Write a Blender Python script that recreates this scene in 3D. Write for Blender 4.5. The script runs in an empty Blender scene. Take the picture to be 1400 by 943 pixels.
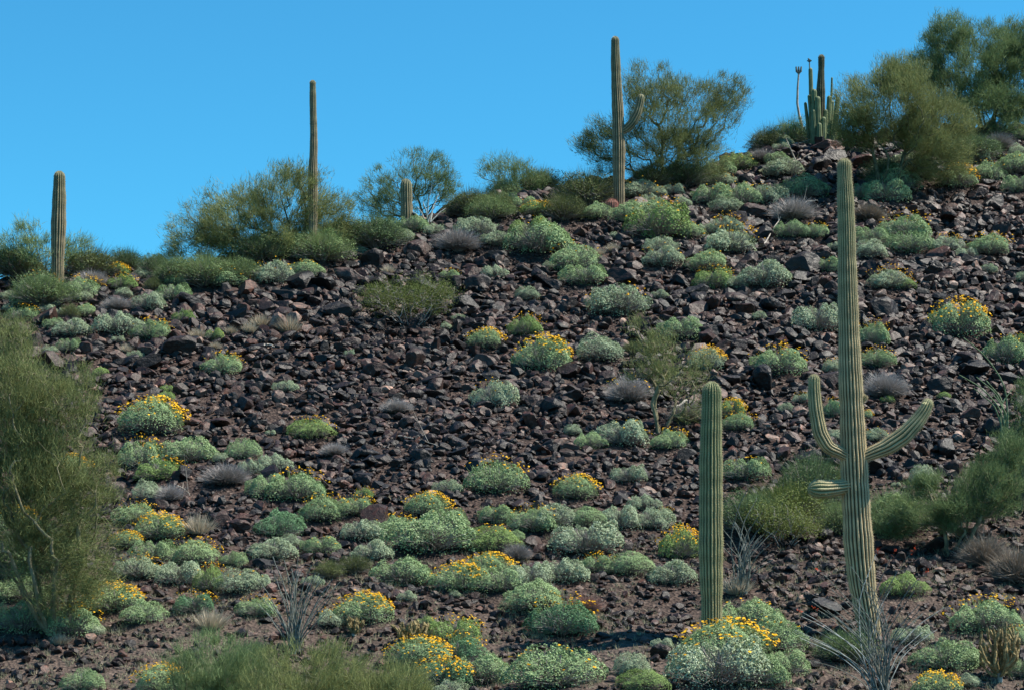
import bpy, bmesh, math, random
import numpy as np
from mathutils import Vector, Matrix, noise as mnoise

RNG = np.random.default_rng(7)
random.seed(7)
FPX = 2800.0          # focal length in photo pixels (1400 wide)
HOR = 850.0           # photo row of eye level
CAMZ = 1.7
scene = bpy.context.scene
COL = scene.collection

# ------------------------------------------------------------------ terrain
def _vn(seed):
    r = np.random.default_rng(seed); return r.random((256, 256))
_N = [_vn(s) for s in range(6)]
def vnoise(x, y, s, k):
    x = np.asarray(x, float)/s + 500.37; y = np.asarray(y, float)/s + 500.71
    xi = np.floor(x).astype(int); yi = np.floor(y).astype(int)
    fx = x-xi; fy = y-yi
    fx = fx*fx*(3-2*fx); fy = fy*fy*(3-2*fy)
    n = _N[k]
    a = n[xi & 255, yi & 255]; b = n[(xi+1) & 255, yi & 255]
    c = n[xi & 255, (yi+1) & 255]; d = n[(xi+1) & 255, (yi+1) & 255]
    return (a*(1-fx)+b*fx)*(1-fy)+(c*(1-fx)+d*fx)*fy*1.0 - 0.5

SKYL = [(-200, 392), (0, 388), (100, 378), (200, 358), (300, 350), (400, 332), (480, 315), (560, 308), (620, 300), (660, 276), (700, 272),
        (760, 250), (830, 246), (900, 236), (960, 224), (1000, 203), (1060, 195), (1120, 200), (1200, 188),
        (1300, 178), (1400, 165), (1600, 150)]
def D_of_v(v): return 33.0*np.exp((943.0-np.asarray(v, float))*0.00095)
_cx, _cd = [], []
for u, v in SKYL:
    d = float(D_of_v(v)); _cx.append((u-700)/FPX*d); _cd.append(d-1.3)
_gx = np.linspace(-60, 60, 481); _gd = np.interp(_gx, _cx, _cd)
_k = np.exp(-np.linspace(-2, 2, 9)**2); _k /= _k.sum()
_gd = np.convolve(np.pad(_gd, 4, mode='edge'), _k, mode='valid')
def hill(D):
    D = np.maximum(np.asarray(D, float), 5.0)
    v = 943.0 - np.log(D/33.0)/0.00095
    z = D*(HOR-v)/FPX + CAMZ
    k = 0.35
    return 0.5*(z+np.sqrt(z*z+k*k))
def ground(x, y):
    x = np.asarray(x, float); y = np.asarray(y, float)
    dc = np.interp(x, _gx, _gd)
    side = np.maximum(np.abs(x)-30, 0)
    h0 = hill(np.minimum(y, dc))
    sl = (hill(dc)-hill(dc-0.2))/0.2
    t = np.maximum(y-dc, 0)
    T = 3.5
    tt = np.minimum(t, T)
    # derivative goes linearly from sl to -0.22 over T, then stays
    z = h0 + sl*tt + (-0.22-sl)*tt*tt/(2*T) - 0.22*np.maximum(t-T, 0)
    z = np.where(y > dc, z, h0)
    z = z - 0.02*side*np.clip((y-25)/20, 0, 1)
    z = np.where(z < 0, 0.0, z)
    w = np.clip((y-20)/12, 0, 1)*np.clip((z)/0.4, 0, 1)
    z = z + w*(0.55*vnoise(x, y, 4.0, 0) + 0.22*vnoise(x, y, 1.3, 1) + 0.06*vnoise(x, y, 0.4, 2))
    return z
def hit(u, v):
    """world point on the ground seen at photo pixel (u,v)"""
    ys = np.arange(27.0, 76.0, 0.04)
    xs = (u-700)/FPX*ys; zr = CAMZ + ys*(HOR-v)/FPX
    g = ground(xs, ys)
    idx = np.nonzero(g >= zr)[0]
    if len(idx) == 0:
        i = int(np.argmax(g-zr))
    else: i = int(idx[0])
    return Vector((float(xs[i]), float(ys[i]), float(g[i])))
def onground(x, y): return Vector((x, y, float(ground(x, y))))
def at(u, v, D): return Vector(((u-700)/FPX*D, D, CAMZ + D*(HOR-v)/FPX))
def proj(p):
    return (700+FPX*p[0]/p[1], HOR-FPX*(p[2]-CAMZ)/p[1])

# ------------------------------------------------------------------ helpers
def link(o, parent=None):
    COL.objects.link(o)
    if parent is not None: o.parent = parent
    return o
def np_mesh(name, V, F, mat, smooth=False, attr=None, mats=None):
    """V (n,3); F (m,k) all faces of k corners, or a list of such arrays"""
    if not isinstance(F, list): F = [F]
    F = [np.asarray(f, np.int32) for f in F if len(f)]
    me = bpy.data.meshes.new(name)
    V = np.asarray(V, np.float32)
    me.vertices.add(len(V)); me.vertices.foreach_set('co', V.ravel())
    loops = np.concatenate([f.ravel() for f in F])
    sizes = np.concatenate([np.full(len(f), f.shape[1], np.int32) for f in F])
    starts = np.concatenate([[0], np.cumsum(sizes)[:-1]]).astype(np.int32)
    me.loops.add(len(loops)); me.loops.foreach_set('vertex_index', loops)
    me.polygons.add(len(sizes)); me.polygons.foreach_set('loop_start', starts)
    try: me.polygons.foreach_set('loop_total', sizes)
    except Exception: pass
    me.polygons.foreach_set('use_smooth', np.full(len(sizes), bool(smooth)))
    if attr:
        for k, a in attr.items():
            at_ = me.attributes.new(k, 'FLOAT', 'POINT'); at_.data.foreach_set('value', np.asarray(a, np.float32))
    me.update(calc_edges=True); me.validate(verbose=False)
    if mat: me.materials.append(mat)
    return me
def tag(o, label, cat, group=None, kind=None):
    if label: o['label'] = label
    if cat: o['category'] = cat
    if group: o['group'] = group
    if kind: o['kind'] = kind
    return o
def empty(name, loc, label, cat, group=None, rz=0.0):
    o = bpy.data.objects.new(name, None); o.empty_display_size = 0.2
    link(o); o.location = loc; o.rotation_euler = (0, 0, rz)
    return tag(o, label, cat, group)
def part(name, me, parent):
    return link(bpy.data.objects.new(name, me), parent)

# ------------------------------------------------------------------ materials
class NT:
    def __init__(s, name):
        s.m = bpy.data.materials.new(name); s.m.use_nodes = True
        s.t = s.m.node_tree; s.t.nodes.clear()
        s.out = s.n('ShaderNodeOutputMaterial')
    def n(s, typ, **kw):
        nd = s.t.nodes.new(typ)
        for k, v in kw.items():
            if k in nd.bl_rna.properties.keys(): setattr(nd, k, v)
            else: nd.inputs[k].default_value = v
        return nd
    def l(s, a, b): s.t.links.new(a, b)
    def math(s, op, a, b=None, clamp=False):
        nd = s.t.nodes.new('ShaderNodeMath'); nd.operation = op; nd.use_clamp = clamp
        for i, x in enumerate((a, b)):
            if x is None: continue
            if isinstance(x, (int, float)): nd.inputs[i].default_value = x
            else: s.l(x, nd.inputs[i])
        return nd.outputs[0]
    def ramp(s, fac, stops, interp='LINEAR'):
        nd = s.t.nodes.new('ShaderNodeValToRGB'); cr = nd.color_ramp; cr.interpolation = interp
        while len(cr.elements) < len(stops): cr.elements.new(0.5)
        for e, (p, c) in zip(cr.elements, stops):
            e.position = p; e.color = (*c, 1) if len(c) == 3 else c
        s.l(fac, nd.inputs[0]); return nd.outputs[0]
    def mix(s, fac, a, b, mode='MIX'):
        nd = s.t.nodes.new('ShaderNodeMix'); nd.data_type = 'RGBA'; nd.blend_type = mode
        for i, x in ((0, fac), (6, a), (7, b)):
            if isinstance(x, (int, float)): nd.inputs[i].default_value = x
            elif isinstance(x, tuple): nd.inputs[i].default_value = (*x, 1)
            else: s.l(x, nd.inputs[i])
        return nd.outputs[2]
    def noise(s, scale, detail=4, rough=0.55, vec=None):
        nd = s.n('ShaderNodeTexNoise'); nd.inputs['Scale'].default_value = scale
        nd.inputs['Detail'].default_value = detail; nd.inputs['Roughness'].default_value = rough
        if vec is not None: s.l(vec, nd.inputs['Vector'])
        return nd.outputs[0]
    def attr(s, name):
        nd = s.n('ShaderNodeAttribute'); nd.attribute_name = name; return nd.outputs['Fac']
    def rnd(s): return s.n('ShaderNodeObjectInfo').outputs['Random']
    def obj(s): return s.n('ShaderNodeTexCoord').outputs['Object']
    def pos(s): return s.n('ShaderNodeNewGeometry').outputs['Position']

def leaf_material(name, c1, c2, transl=0.22, rough=0.75, hue=0.0, pale=None):
    """c1..c2 : colour range over leaves and plants"""
    t = NT(name)
    r = t.math('ADD', t.math('MULTIPLY', t.attr('rnd'), 0.55), t.math('MULTIPLY', t.rnd(), 0.45))
    col = t.mix(r, c1, c2)
    if pale: col = t.mix(t.math('GREATER_THAN', t.attr('rnd'), 0.93), col, pale)
    df = t.n('ShaderNodeBsdfPrincipled'); df.inputs['Roughness'].default_value = rough
    df.inputs['Specular IOR Level'].default_value = 0.25
    t.l(col, df.inputs['Base Color'])
    tr = t.n('ShaderNodeBsdfTranslucent'); t.l(col, tr.inputs[0])
    mx = t.n('ShaderNodeMixShader'); mx.inputs[0].default_value = transl
    t.l(df.outputs[0], mx.inputs[1]); t.l(tr.outputs[0], mx.inputs[2]); t.l(mx.outputs[0], t.out.inputs[0])
    return t.m
def bark_material(name, c1, c2, scale=14):
    t = NT(name)
    n = t.noise(scale, 5, 0.6, t.obj())
    col = t.ramp(n, [(0.35, c1), (0.65, c2)])
    b = t.n('ShaderNodeBsdfPrincipled'); b.inputs['Roughness'].default_value = 0.85
    b.inputs['Specular IOR Level'].default_value = 0.2
    t.l(col, b.inputs['Base Color'])
    bp = t.n('ShaderNodeBump'); bp.inputs['Strength'].default_value = 0.5; bp.inputs['Distance'].default_value = 0.01
    t.l(t.noise(scale*3, 3, 0.6, t.obj()), bp.inputs['Height']); t.l(bp.outputs[0], b.inputs['Normal'])
    t.l(b.outputs[0], t.out.inputs[0]); return t.m

M = {}
M['silver'] = leaf_material('silver_leaf', (0.235, 0.30, 0.185), (0.44, 0.51, 0.335), 0.12, pale=(0.58, 0.62, 0.45))
M['green'] = leaf_material('grey_green_leaf', (0.17, 0.26, 0.12), (0.35, 0.46, 0.225), 0.12, pale=(0.48, 0.55, 0.35))
M['bright'] = leaf_material('bright_leaf', (0.14, 0.23, 0.065), (0.29, 0.39, 0.13), 0.15)
M['emerald'] = leaf_material('emerald_leaf', (0.075, 0.165, 0.08), (0.17, 0.30, 0.15), 0.15)
M['dry'] = leaf_material('dry_twig', (0.20, 0.185, 0.18), (0.42, 0.39, 0.38), 0.1)
M['reddry'] = leaf_material('reddish_twig', (0.20, 0.10, 0.08), (0.36, 0.20, 0.16), 0.1)
M['browntwig'] = leaf_material('brown_twig', (0.15, 0.12, 0.09), (0.30, 0.25, 0.20), 0.1)
M['straw'] = leaf_material('straw', (0.34, 0.28, 0.20), (0.55, 0.49, 0.38), 0.2)
M['olive'] = leaf_material('olive_leaf', (0.06, 0.08, 0.028), (0.17, 0.195, 0.075), 0.25)
M['oliveg'] = leaf_material('olive_green_leaf', (0.05, 0.09, 0.038), (0.145, 0.21, 0.095), 0.25)
M['creosote'] = leaf_material('creosote_leaf', (0.075, 0.105, 0.025), (0.21, 0.245, 0.075), 0.25)
M['palo'] = leaf_material('palo_verde_twig', (0.085, 0.108, 0.038), (0.27, 0.30, 0.115), 0.30)
M['palog'] = leaf_material('palo_verde_green_twig', (0.08, 0.125, 0.048), (0.24, 0.32, 0.14), 0.30)
M['yellow'] = leaf_material('yellow_petal', (0.72, 0.36, 0.008), (0.85, 0.52, 0.02), 0.25)
M['red'] = leaf_material('red_petal', (0.40, 0.05, 0.02), (0.60, 0.10, 0.04), 0.2)
M['stemgrey'] = bark_material('grey_stem', (0.15, 0.135, 0.125), (0.34, 0.31, 0.29))
M['bark'] = bark_material('palo_verde_bark', (0.045, 0.045, 0.028), (0.15, 0.16, 0.09), 6)
M['barklight'] = bark_material('pale_bark', (0.10, 0.085, 0.05), (0.26, 0.23, 0.14), 5)
M['deadwood'] = bark_material('dead_wood', (0.20, 0.17, 0.14), (0.46, 0.42, 0.37), 8)
M['cane'] = bark_material('ocotillo_cane', (0.055, 0.065, 0.05), (0.22, 0.24, 0.22), 11)
M['canepale'] = bark_material('pale_cane', (0.16, 0.18, 0.17), (0.42, 0.45, 0.43), 11)
M['canegreen'] = bark_material('green_cane', (0.07, 0.11, 0.05), (0.20, 0.26, 0.15), 9)
M['cholla'] = bark_material('cholla_joint', (0.13, 0.10, 0.045), (0.36, 0.28, 0.14), 26)
M['spine'] = leaf_material('cactus_spine', (0.34, 0.28, 0.17), (0.62, 0.55, 0.38), 0.15)

def rock_material():
    t = NT('basalt')
    r = t.math('FRACT', t.math('ADD', t.attr('rnd'), t.rnd()))
    vec = t.obj()
    n1 = t.noise(1.7, 5, 0.6, t.pos())
    n2 = t.noise(9.0, 6, 0.65, t.pos())
    base = t.ramp(r, [(0.0, (0.0045, 0.004, 0.005)), (0.30, (0.0085, 0.0058, 0.0062)), (0.50, (0.016, 0.0085, 0.0075)),
                      (0.66, (0.028, 0.012, 0.009)), (0.80, (0.024, 0.015, 0.013)), (0.92, (0.070, 0.032, 0.023)), (0.97, (0.056, 0.040, 0.036)), (1.0, (0.20, 0.135, 0.105))])
    pat = t.ramp(n2, [(0.36, (0.50, 0.46, 0.47)), (0.52, (1.0, 1.0, 1.0)), (0.70, (2.5, 1.8, 1.55))])
    col = t.mix(1.0, base, pat, 'MULTIPLY')
    rust = t.ramp(n1, [(0.52, (0, 0, 0)), (0.68, (1, 1, 1))])
    col = t.mix(t.math('MULTIPLY', rust, 0.35), col, (0.065, 0.028, 0.022))
    b = t.n('ShaderNodeBsdfPrincipled')
    t.l(col, b.inputs['Base Color'])
    t.l(t.ramp(n2, [(0.3, (0.62,)*3), (0.7, (0.42,)*3)]), b.inputs['Roughness'])
    b.inputs['Specular IOR Level'].default_value = 0.36
    bp = t.n('ShaderNodeBump'); bp.inputs['Strength'].default_value = 0.8; bp.inputs['Distance'].default_value = 0.03
    t.l(t.noise(14.0, 6, 0.65, t.pos()), bp.inputs['Height']); t.l(bp.outputs[0], b.inputs['Normal'])
    t.l(b.outputs[0], t.out.inputs[0]); return t.m
M['rock'] = rock_material()

def ground_material():
    t = NT('desert_soil')
    p = t.pos()
    sep = t.n('ShaderNodeSeparateXYZ'); t.l(p, sep.inputs[0])
    n1 = t.noise(0.5, 6, 0.6, p); n2 = t.noise(7, 8, 0.7, p); 
    vo = t.n('ShaderNodeTexVoronoi'); vo.inputs['Scale'].default_value = 16; t.l(p, vo.inputs['Vector'])
    stones = t.ramp(t.math('FRACT', t.math('MULTIPLY', vo.outputs['Color'], 1.0)),
                    [(0.0, (0.015, 0.012, 0.013)), (0.4, (0.045, 0.031, 0.027)), (0.75, (0.10, 0.07, 0.058)), (1.0, (0.22, 0.17, 0.145))])
    soil = t.ramp(n2, [(0.3, (0.012, 0.008, 0.008)), (0.6, (0.042, 0.027, 0.023)), (0.8, (0.11, 0.072, 0.058))])
    pale = t.ramp(n2, [(0.3, (0.06, 0.046, 0.04)), (0.6, (0.15, 0.115, 0.095)), (0.8, (0.28, 0.235, 0.20))])
    col = t.mix(0.6, soil, stones)
    f = t.math('ADD', t.math('MULTIPLY', t.math('SUBTRACT', 38.5, sep.outputs[1]), 0.22), t.math('MULTIPLY', t.math('SUBTRACT', n1, 0.5), 2.2), True)
    col = t.mix(t.math('MULTIPLY', f, 0.5), col, pale)
    b = t.n('ShaderNodeBsdfPrincipled'); b.inputs['Roughness'].default_value = 0.9
    b.inputs['Specular IOR Level'].default_value = 0.15
    t.l(col, b.inputs['Base Color'])
    bp = t.n('ShaderNodeBump'); bp.inputs['Strength'].default_value = 0.8; bp.inputs['Distance'].default_value = 0.05
    t.l(vo.outputs['Distance'], bp.inputs['Height']); t.l(bp.outputs[0], b.inputs['Normal'])
    t.l(b.outputs[0], t.out.inputs[0]); return t.m
M['ground'] = ground_material()

def saguaro_material(name, top, mid, low, crest, cmix=0.75):
    """attr: crest 0 valley..1 rib crest, hgt 0 foot..1 top"""
    t = NT(name)
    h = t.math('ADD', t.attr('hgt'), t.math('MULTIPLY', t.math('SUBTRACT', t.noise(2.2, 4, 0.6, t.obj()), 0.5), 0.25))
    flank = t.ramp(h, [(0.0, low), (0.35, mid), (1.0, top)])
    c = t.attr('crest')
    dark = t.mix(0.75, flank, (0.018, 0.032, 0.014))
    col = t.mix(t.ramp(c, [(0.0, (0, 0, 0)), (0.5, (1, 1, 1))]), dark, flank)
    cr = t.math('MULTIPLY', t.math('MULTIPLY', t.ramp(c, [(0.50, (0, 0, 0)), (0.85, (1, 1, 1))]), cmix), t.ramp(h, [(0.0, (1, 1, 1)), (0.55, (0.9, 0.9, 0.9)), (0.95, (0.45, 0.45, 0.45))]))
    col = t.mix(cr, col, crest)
    n = t.noise(5, 4, 0.6, t.obj())
    col = t.mix(1.0, col, t.ramp(n, [(0.3, (0.82, 0.82, 0.80)), (0.7, (1.14, 1.14, 1.14))]), 'MULTIPLY')
    # growth bands
    wv = t.n('ShaderNodeTexWave'); wv.bands_direction = 'Z'; wv.inputs['Scale'].default_value = 0.9; wv.inputs['Distortion'].default_value = 2.5
    wv.inputs['Detail'].default_value = 3; t.l(t.obj(), wv.inputs['Vector'])
    col = t.mix(1.0, col, t.ramp(wv.outputs[1], [(0.0, (0.85, 0.86, 0.84)), (1.0, (1.08, 1.08, 1.06))]), 'MULTIPLY')
    b = t.n('ShaderNodeBsdfPrincipled'); b.inputs['Roughness'].default_value = 0.6
    b.inputs['Specular IOR Level'].default_value = 0.3
    t.l(col, b.inputs['Base Color'])
    bp = t.n('ShaderNodeBump'); bp.inputs['Strength'].default_value = 0.5; bp.inputs['Distance'].default_value = 0.012
    t.l(t.noise(40, 3, 0.7, t.obj()), bp.inputs['Height']); t.l(bp.outputs[0], b.inputs['Normal'])
    t.l(b.outputs[0], t.out.inputs[0]); return t.m
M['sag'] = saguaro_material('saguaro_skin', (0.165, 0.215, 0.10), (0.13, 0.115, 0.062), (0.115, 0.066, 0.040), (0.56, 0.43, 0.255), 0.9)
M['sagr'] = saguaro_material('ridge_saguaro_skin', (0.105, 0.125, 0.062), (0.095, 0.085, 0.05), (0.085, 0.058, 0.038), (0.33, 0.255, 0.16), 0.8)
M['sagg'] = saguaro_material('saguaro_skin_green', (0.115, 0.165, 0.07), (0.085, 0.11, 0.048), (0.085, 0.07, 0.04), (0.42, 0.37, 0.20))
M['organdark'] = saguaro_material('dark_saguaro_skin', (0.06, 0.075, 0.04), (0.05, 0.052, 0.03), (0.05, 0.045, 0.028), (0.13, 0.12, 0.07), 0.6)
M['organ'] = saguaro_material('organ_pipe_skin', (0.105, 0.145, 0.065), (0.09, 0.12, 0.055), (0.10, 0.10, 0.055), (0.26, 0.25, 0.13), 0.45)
M['barrel'] = saguaro_material('barrel_cactus_skin', (0.30, 0.12, 0.09), (0.22, 0.10, 0.07), (0.12, 0.08, 0.05), (0.48, 0.18, 0.14))

# ------------------------------------------------------------------ geometry generators
def tube(path, radii, sides=6, cap=True):
    """numpy tube; returns V, F(quads)"""
    P = np.asarray(path, float); n = len(P)
    T = np.gradient(P, axis=0); T /= np.linalg.norm(T, axis=1)[:, None]+1e-9
    a = np.array([0, 0, 1.0]) if abs(T[0][2]) < 0.9 else np.array([1.0, 0, 0])
    U = np.cross(T[0], a); U /= np.linalg.norm(U)
    V = []
    th = np.linspace(0, 2*np.pi, sides, endpoint=False)
    for i in range(n):
        U = U - T[i]*np.dot(U, T[i]); U /= np.linalg.norm(U)+1e-9
        W = np.cross(T[i], U)
        V.append(P[i] + radii[i]*(np.cos(th)[:, None]*U + np.sin(th)[:, None]*W))
    V = np.concatenate(V)
    i = np.arange(n-1)[:, None]*sides; j = np.arange(sides)[None, :]
    F = np.stack([i+j, i+(j+1) % sides, i+sides+(j+1) % sides, i+sides+j], -1).reshape(-1, 4)
    return V, F
class Acc:
    def __init__(s): s.V = []; s.F = []; s.n = 0; s.A = []
    def add(s, V, F, a=None):
        s.V.append(V); s.F.append(np.asarray(F)+s.n); s.n += len(V)
        s.A.append(np.full(len(V), RNG.random()) if a is None else a)
    def mesh(s, name, mat, smooth=True):
        by = {}
        for f in s.F: by.setdefault(f.shape[1], []).append(f)
        return np_mesh(name, np.concatenate(s.V), [np.concatenate(f) for f in by.values()], mat, smooth, {'rnd': np.concatenate(s.A)})

def unit(v): return v/(np.linalg.norm(v, axis=-1, keepdims=True)+1e-9)
def leaves(P, N, size, aspect=0.55, rng=RNG, jit=0.35):
    """quads (diamonds) at P, facing N"""
    n = len(P)
    N = unit(N + rng.normal(0, 0.6, (n, 3)))
    A = unit(np.cross(N, rng.normal(0, 1, (n, 3)))); B = np.cross(N, A)
    s = (size*(1+rng.uniform(-jit, jit, n)))[:, None]
    V = np.stack([P-A*s, P-B*s*aspect, P+A*s, P+B*s*aspect], 1).reshape(-1, 3)
    F = np.arange(4*n).reshape(-1, 4)
    return V, F, np.repeat(rng.random(n), 4)
def strands(P, Dr, length, width, rng=RNG):
    n = len(P)
    L = (length*rng.uniform(0.5, 1.25, n))[:, None]
    S = unit(np.cross(Dr, rng.normal(0, 1, (n, 3))))*width
    V = np.stack([P-S, P+S, P+Dr*L], 1).reshape(-1, 3)
    return V, np.arange(3*n).reshape(-1, 3), np.repeat(rng.random(n), 3)

def dome_foliage(seed, n=9500, leaf=0.0125, lump=0.10, flat=0.55, jit=0.32, loose=0.16):
    """bush of unit width (radius .5): small leaves on a softly lobed mound, some standing out, some deeper in"""
    r = np.random.default_rng(seed)
    d = unit(r.normal(0, 1, (n, 3))); d[:, 2] = np.where(d[:, 2] < -0.25, -d[:, 2], d[:, 2])
    # lobes: rounded bumps round random axes
    nl = 17; ax = unit(r.normal(0, 1, (nl, 3))+np.array([0, 0, 0.4])); amp = r.uniform(0.2, 1, nl); wd = r.uniform(9, 26, nl)
    dots = d@ax.T
    lob = (amp*np.exp((dots-1)*wd)).max(1)
    nl2 = 160; ax2 = unit(r.normal(0, 1, (nl2, 3))); lob2 = np.exp((d@ax2.T-1)*170).max(1)
    big = np.sin(np.arctan2(d[:, 1], d[:, 0])*2+seed)*0.09+np.sin(np.arctan2(d[:, 1], d[:, 0])*3+seed*2.1)*0.06
    rad = 1-lump*1.1+big+lump*1.5*lob+0.055*lob2
    # dark gaps: drop leaves in the valleys between the small lobes
    keep = (r.random(n) < 0.35+0.65*np.clip(lob2*1.4, 0, 1)) & (r.random(n) < np.clip(0.35+(d[:, 2]+0.05+0.35*(lob-0.4))*2.0, 0.12, 1))
    depth = np.where(r.random(n) < 0.22, r.uniform(0.7, 0.97, n), r.uniform(0.965, 1.015, n))
    depth = np.where(r.random(n) < loose*0.35, r.uniform(1.0, 1.07, n), depth)
    P = d*(rad*depth)[:, None]*np.array([0.47, 0.47, flat])
    N = d/np.array([0.47, 0.47, flat]); N = unit(N)
    P, N, dd, l2 = P[keep], N[keep], d[keep], lob2[keep]
    N = unit(N+np.array([0, 0, 0.25])); m = len(P)
    N = unit(N+r.normal(0, jit, (m, 3)))
    A = unit(np.cross(N, r.normal(0, 1, (m, 3)))); B = np.cross(N, A); s_ = (leaf*r.uniform(0.7, 1.3, m))[:, None]
    V = np.stack([P-A*s_, P-B*s_*0.62, P+A*s_, P+B*s_*0.62], 1).reshape(-1, 3)
    a = np.clip(r.random(m)*0.75+l2*0.25, 0, 1)
    return V, np.arange(4*m).reshape(-1, 4), np.repeat(a, 4)
def clump_foliage(seed, var, n, leaf, lump, jit):
    """one mound, or two or three unequal mounds grown into one lopsided bush"""
    if var % 4 == 0: return dome_foliage(seed, n, leaf, lump, jit=jit)
    r = np.random.default_rng(seed+5000)
    sets = {1: [(-0.16, 0.02, 0.66, 0.88), (0.20, 0.0, 0.58, 1.0)], 2: [(-0.22, -0.02, 0.54, 0.78), (0.06, 0.06, 0.70, 1.02), (0.30, -0.05, 0.40, 0.62)],
            3: [(0.17, 0.03, 0.66, 0.92), (-0.17, -0.04, 0.62, 0.74), (0.0, 0.14, 0.56, 1.04)]}[var % 4]
    Vs, Fs, As, off = [], [], [], 0
    for k, (cx, cy, w, h) in enumerate(sets):
        k_ = w*r.uniform(0.94, 1.06)
        V, F, a = dome_foliage(seed+k*31+7, int(n*w*w*1.25), leaf/k_, lump, jit=jit)
        V = V*np.array([k_, k_, h])+np.array([cx, cy, 0]); Vs.append(V); Fs.append(F+off); As.append(np.clip(a*0.85+r.uniform(0, 0.2), 0, 1)); off += len(V)
    return np.concatenate(Vs), np.concatenate(Fs), np.concatenate(As)
def twig_dome(seed, n=1500, flat=0.6, width=0.0035, spread=1.0, up=0.25):
    r = np.random.default_rng(seed)
    V_, F_, A_ = [], [], []; off = 0
    d = unit(r.normal(0, 1, (n, 3))); d[:, 2] = np.abs(d[:, 2])+0.08; d = unit(d)
    tip = d*np.array([0.5*spread, 0.5*spread, flat])*r.uniform(0.55, 1.05, (n, 1))
    tip[:, 2] += up*0.2*r.random(n)
    base = tip*r.uniform(0.25, 0.7, (n, 1))+r.normal(0, 0.02, (n, 3))
    base[:, 2] = np.maximum(base[:, 2], -0.03)
    dr = tip-base+r.normal(0, 0.05, (n, 3)); L = np.linalg.norm(dr, axis=1)
    S = unit(np.cross(dr, r.normal(0, 1, (n, 3))))*width
    V = np.stack([base-S, base+S, base+dr], 1).reshape(-1, 3)
    return V, np.arange(3*n).reshape(-1, 3), np.repeat(r.random(n), 3)
def tuft(seed, n=420, h=1.0):
    r = np.random.default_rng(seed)
    ph = r.uniform(0, 2*np.pi, n); rr = r.random(n)**0.6
    b = np.stack([np.cos(ph)*rr*0.16, np.sin(ph)*rr*0.16, np.full(n, -0.03)], -1)
    t_ = np.stack([np.cos(ph)*rr*0.5, np.sin(ph)*rr*0.5, h*(1-0.45*rr**2)*r.uniform(0.5, 1, n)], -1)+r.normal(0, 0.04, (n, 3))
    S = unit(np.cross(t_-b, r.normal(0, 1, (n, 3))))*0.010
    V = np.stack([b-S, b+S, t_], 1).reshape(-1, 3)
    return V, np.arange(3*n).reshape(-1, 3), np.repeat(r.random(n), 3)
def flower_mesh(seed, level, flat=0.55):
    r = np.random.default_rng(seed*13+level)
    n = {1: 16, 2: 80, 3: 250}[level]
    d = unit(r.normal(0, 1, (n*4, 3))+{1: np.array([0.1, 0.1, 0.9]), 2: np.array([0.5, 0.9, 0.9]), 3: np.array([0.6, 0.15, 0.9])}[level])
    d = d[d[:, 2] > (0.25 if level == 1 else 0.3)][:n]; n = len(d)
    lift = {1: (0.0, 0.07), 2: (0.06, 0.20), 3: (0.01, 0.11)}[level]
    P = d*np.array([0.47, 0.47, flat*0.97]); up = r.uniform(*lift, n)[:, None]
    H = P+unit(d*0.6+np.array([0, 0, 0.8]))*up
    V = []; 
    k = 2
    Vl, Fl, al = leaves(np.repeat(H, k, 0)+r.normal(0, 0.006, (n*k, 3)), np.repeat(d, k, 0)+np.array([0, -0.3, 0.4]), 0.0155, 0.95, r, 0.3)
    V1, F1, a1 = strands(P*0.93, unit(H-P*0.93), 0.08, 0.0018, r)
    # stalks reach exactly to the heads
    V1 = np.stack([P*0.9-0.0016, P*0.9+0.0016, H], 1).reshape(-1, 3)
    return Vl, Fl, al, V1, np.arange(3*n).reshape(-1, 3), np.repeat(r.random(n), 3)
def rock_shape(seed, sub):
    bm = bmesh.new(); bmesh.ops.create_icosphere(bm, subdivisions=sub, radius=1.0)
    V = np.array([v.co[:] for v in bm.verts]); F = np.array([[v.index for v in f.verts] for f in bm.faces]); bm.free()
    r = np.random.default_rng(seed)
    V = V*1.0
    nc = int(r.integers(8, 13))
    for i in range(nc):
        nn = unit(r.normal(0, 1, 3)); d = r.uniform(0.40, 0.80)
        s = V@nn; m = s > d; V[m] -= nn*((s[m]-d)*0.985)[:, None]
    V *= np.array([1, r.uniform(0.65, 0.95), r.uniform(0.5, 0.85)])
    if sub >= 2:
        for i in range(len(V)):
            p = Vector(V[i])*2.1+Vector((seed*3.1, 0, 0))
            V[i] *= 1+0.10*mnoise.noise(p)+0.05*mnoise.noise(p*2.7)
    V /= np.abs(V).max()
    return V, F

# ------------------------------------------------------------------ label machinery
LM = []            # (phrase, u, v)
def landmark(ph, u, v): LM.append((ph, u, v))
ORD = ['nearest', 'second', 'third', 'fourth', 'fifth', 'sixth', 'seventh', 'eighth', 'ninth', 'tenth', 'eleventh', 'twelfth',
       'thirteenth', 'fourteenth', 'fifteenth', 'sixteenth', 'seventeenth', 'eighteenth', 'nineteenth', 'twentieth'] + ['farther']*500
def sector(du, dv):
    if abs(du) >= abs(dv): return 'right of' if du > 0 else 'left of'
    return 'downhill of' if dv > 0 else 'uphill of'
def place_phrases(pts):
    """pts: list of (u,v). -> list of 'second left of the ...' each single"""
    pts = np.asarray(pts, float); n = len(pts)
    best = [None]*n; cost = np.full(n, 1e9)
    for ph, lu, lv in LM:
        du = pts[:, 0]-lu; dv = pts[:, 1]-lv; dist = np.hypot(du, dv)
        sec = np.array([sector(a, b) for a, b in zip(du, dv)])
        for s in ('right of', 'left of', 'downhill of', 'uphill of'):
            idx = np.nonzero((sec == s) & (dist > 6))[0]
            idx = idx[np.argsort(dist[idx])]
            for rk, i in enumerate(idx[:20]):
                c = rk*26+dist[i]
                if c < cost[i]: cost[i] = c; best[i] = (ORD[rk], s, ph)
    return best

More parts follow.
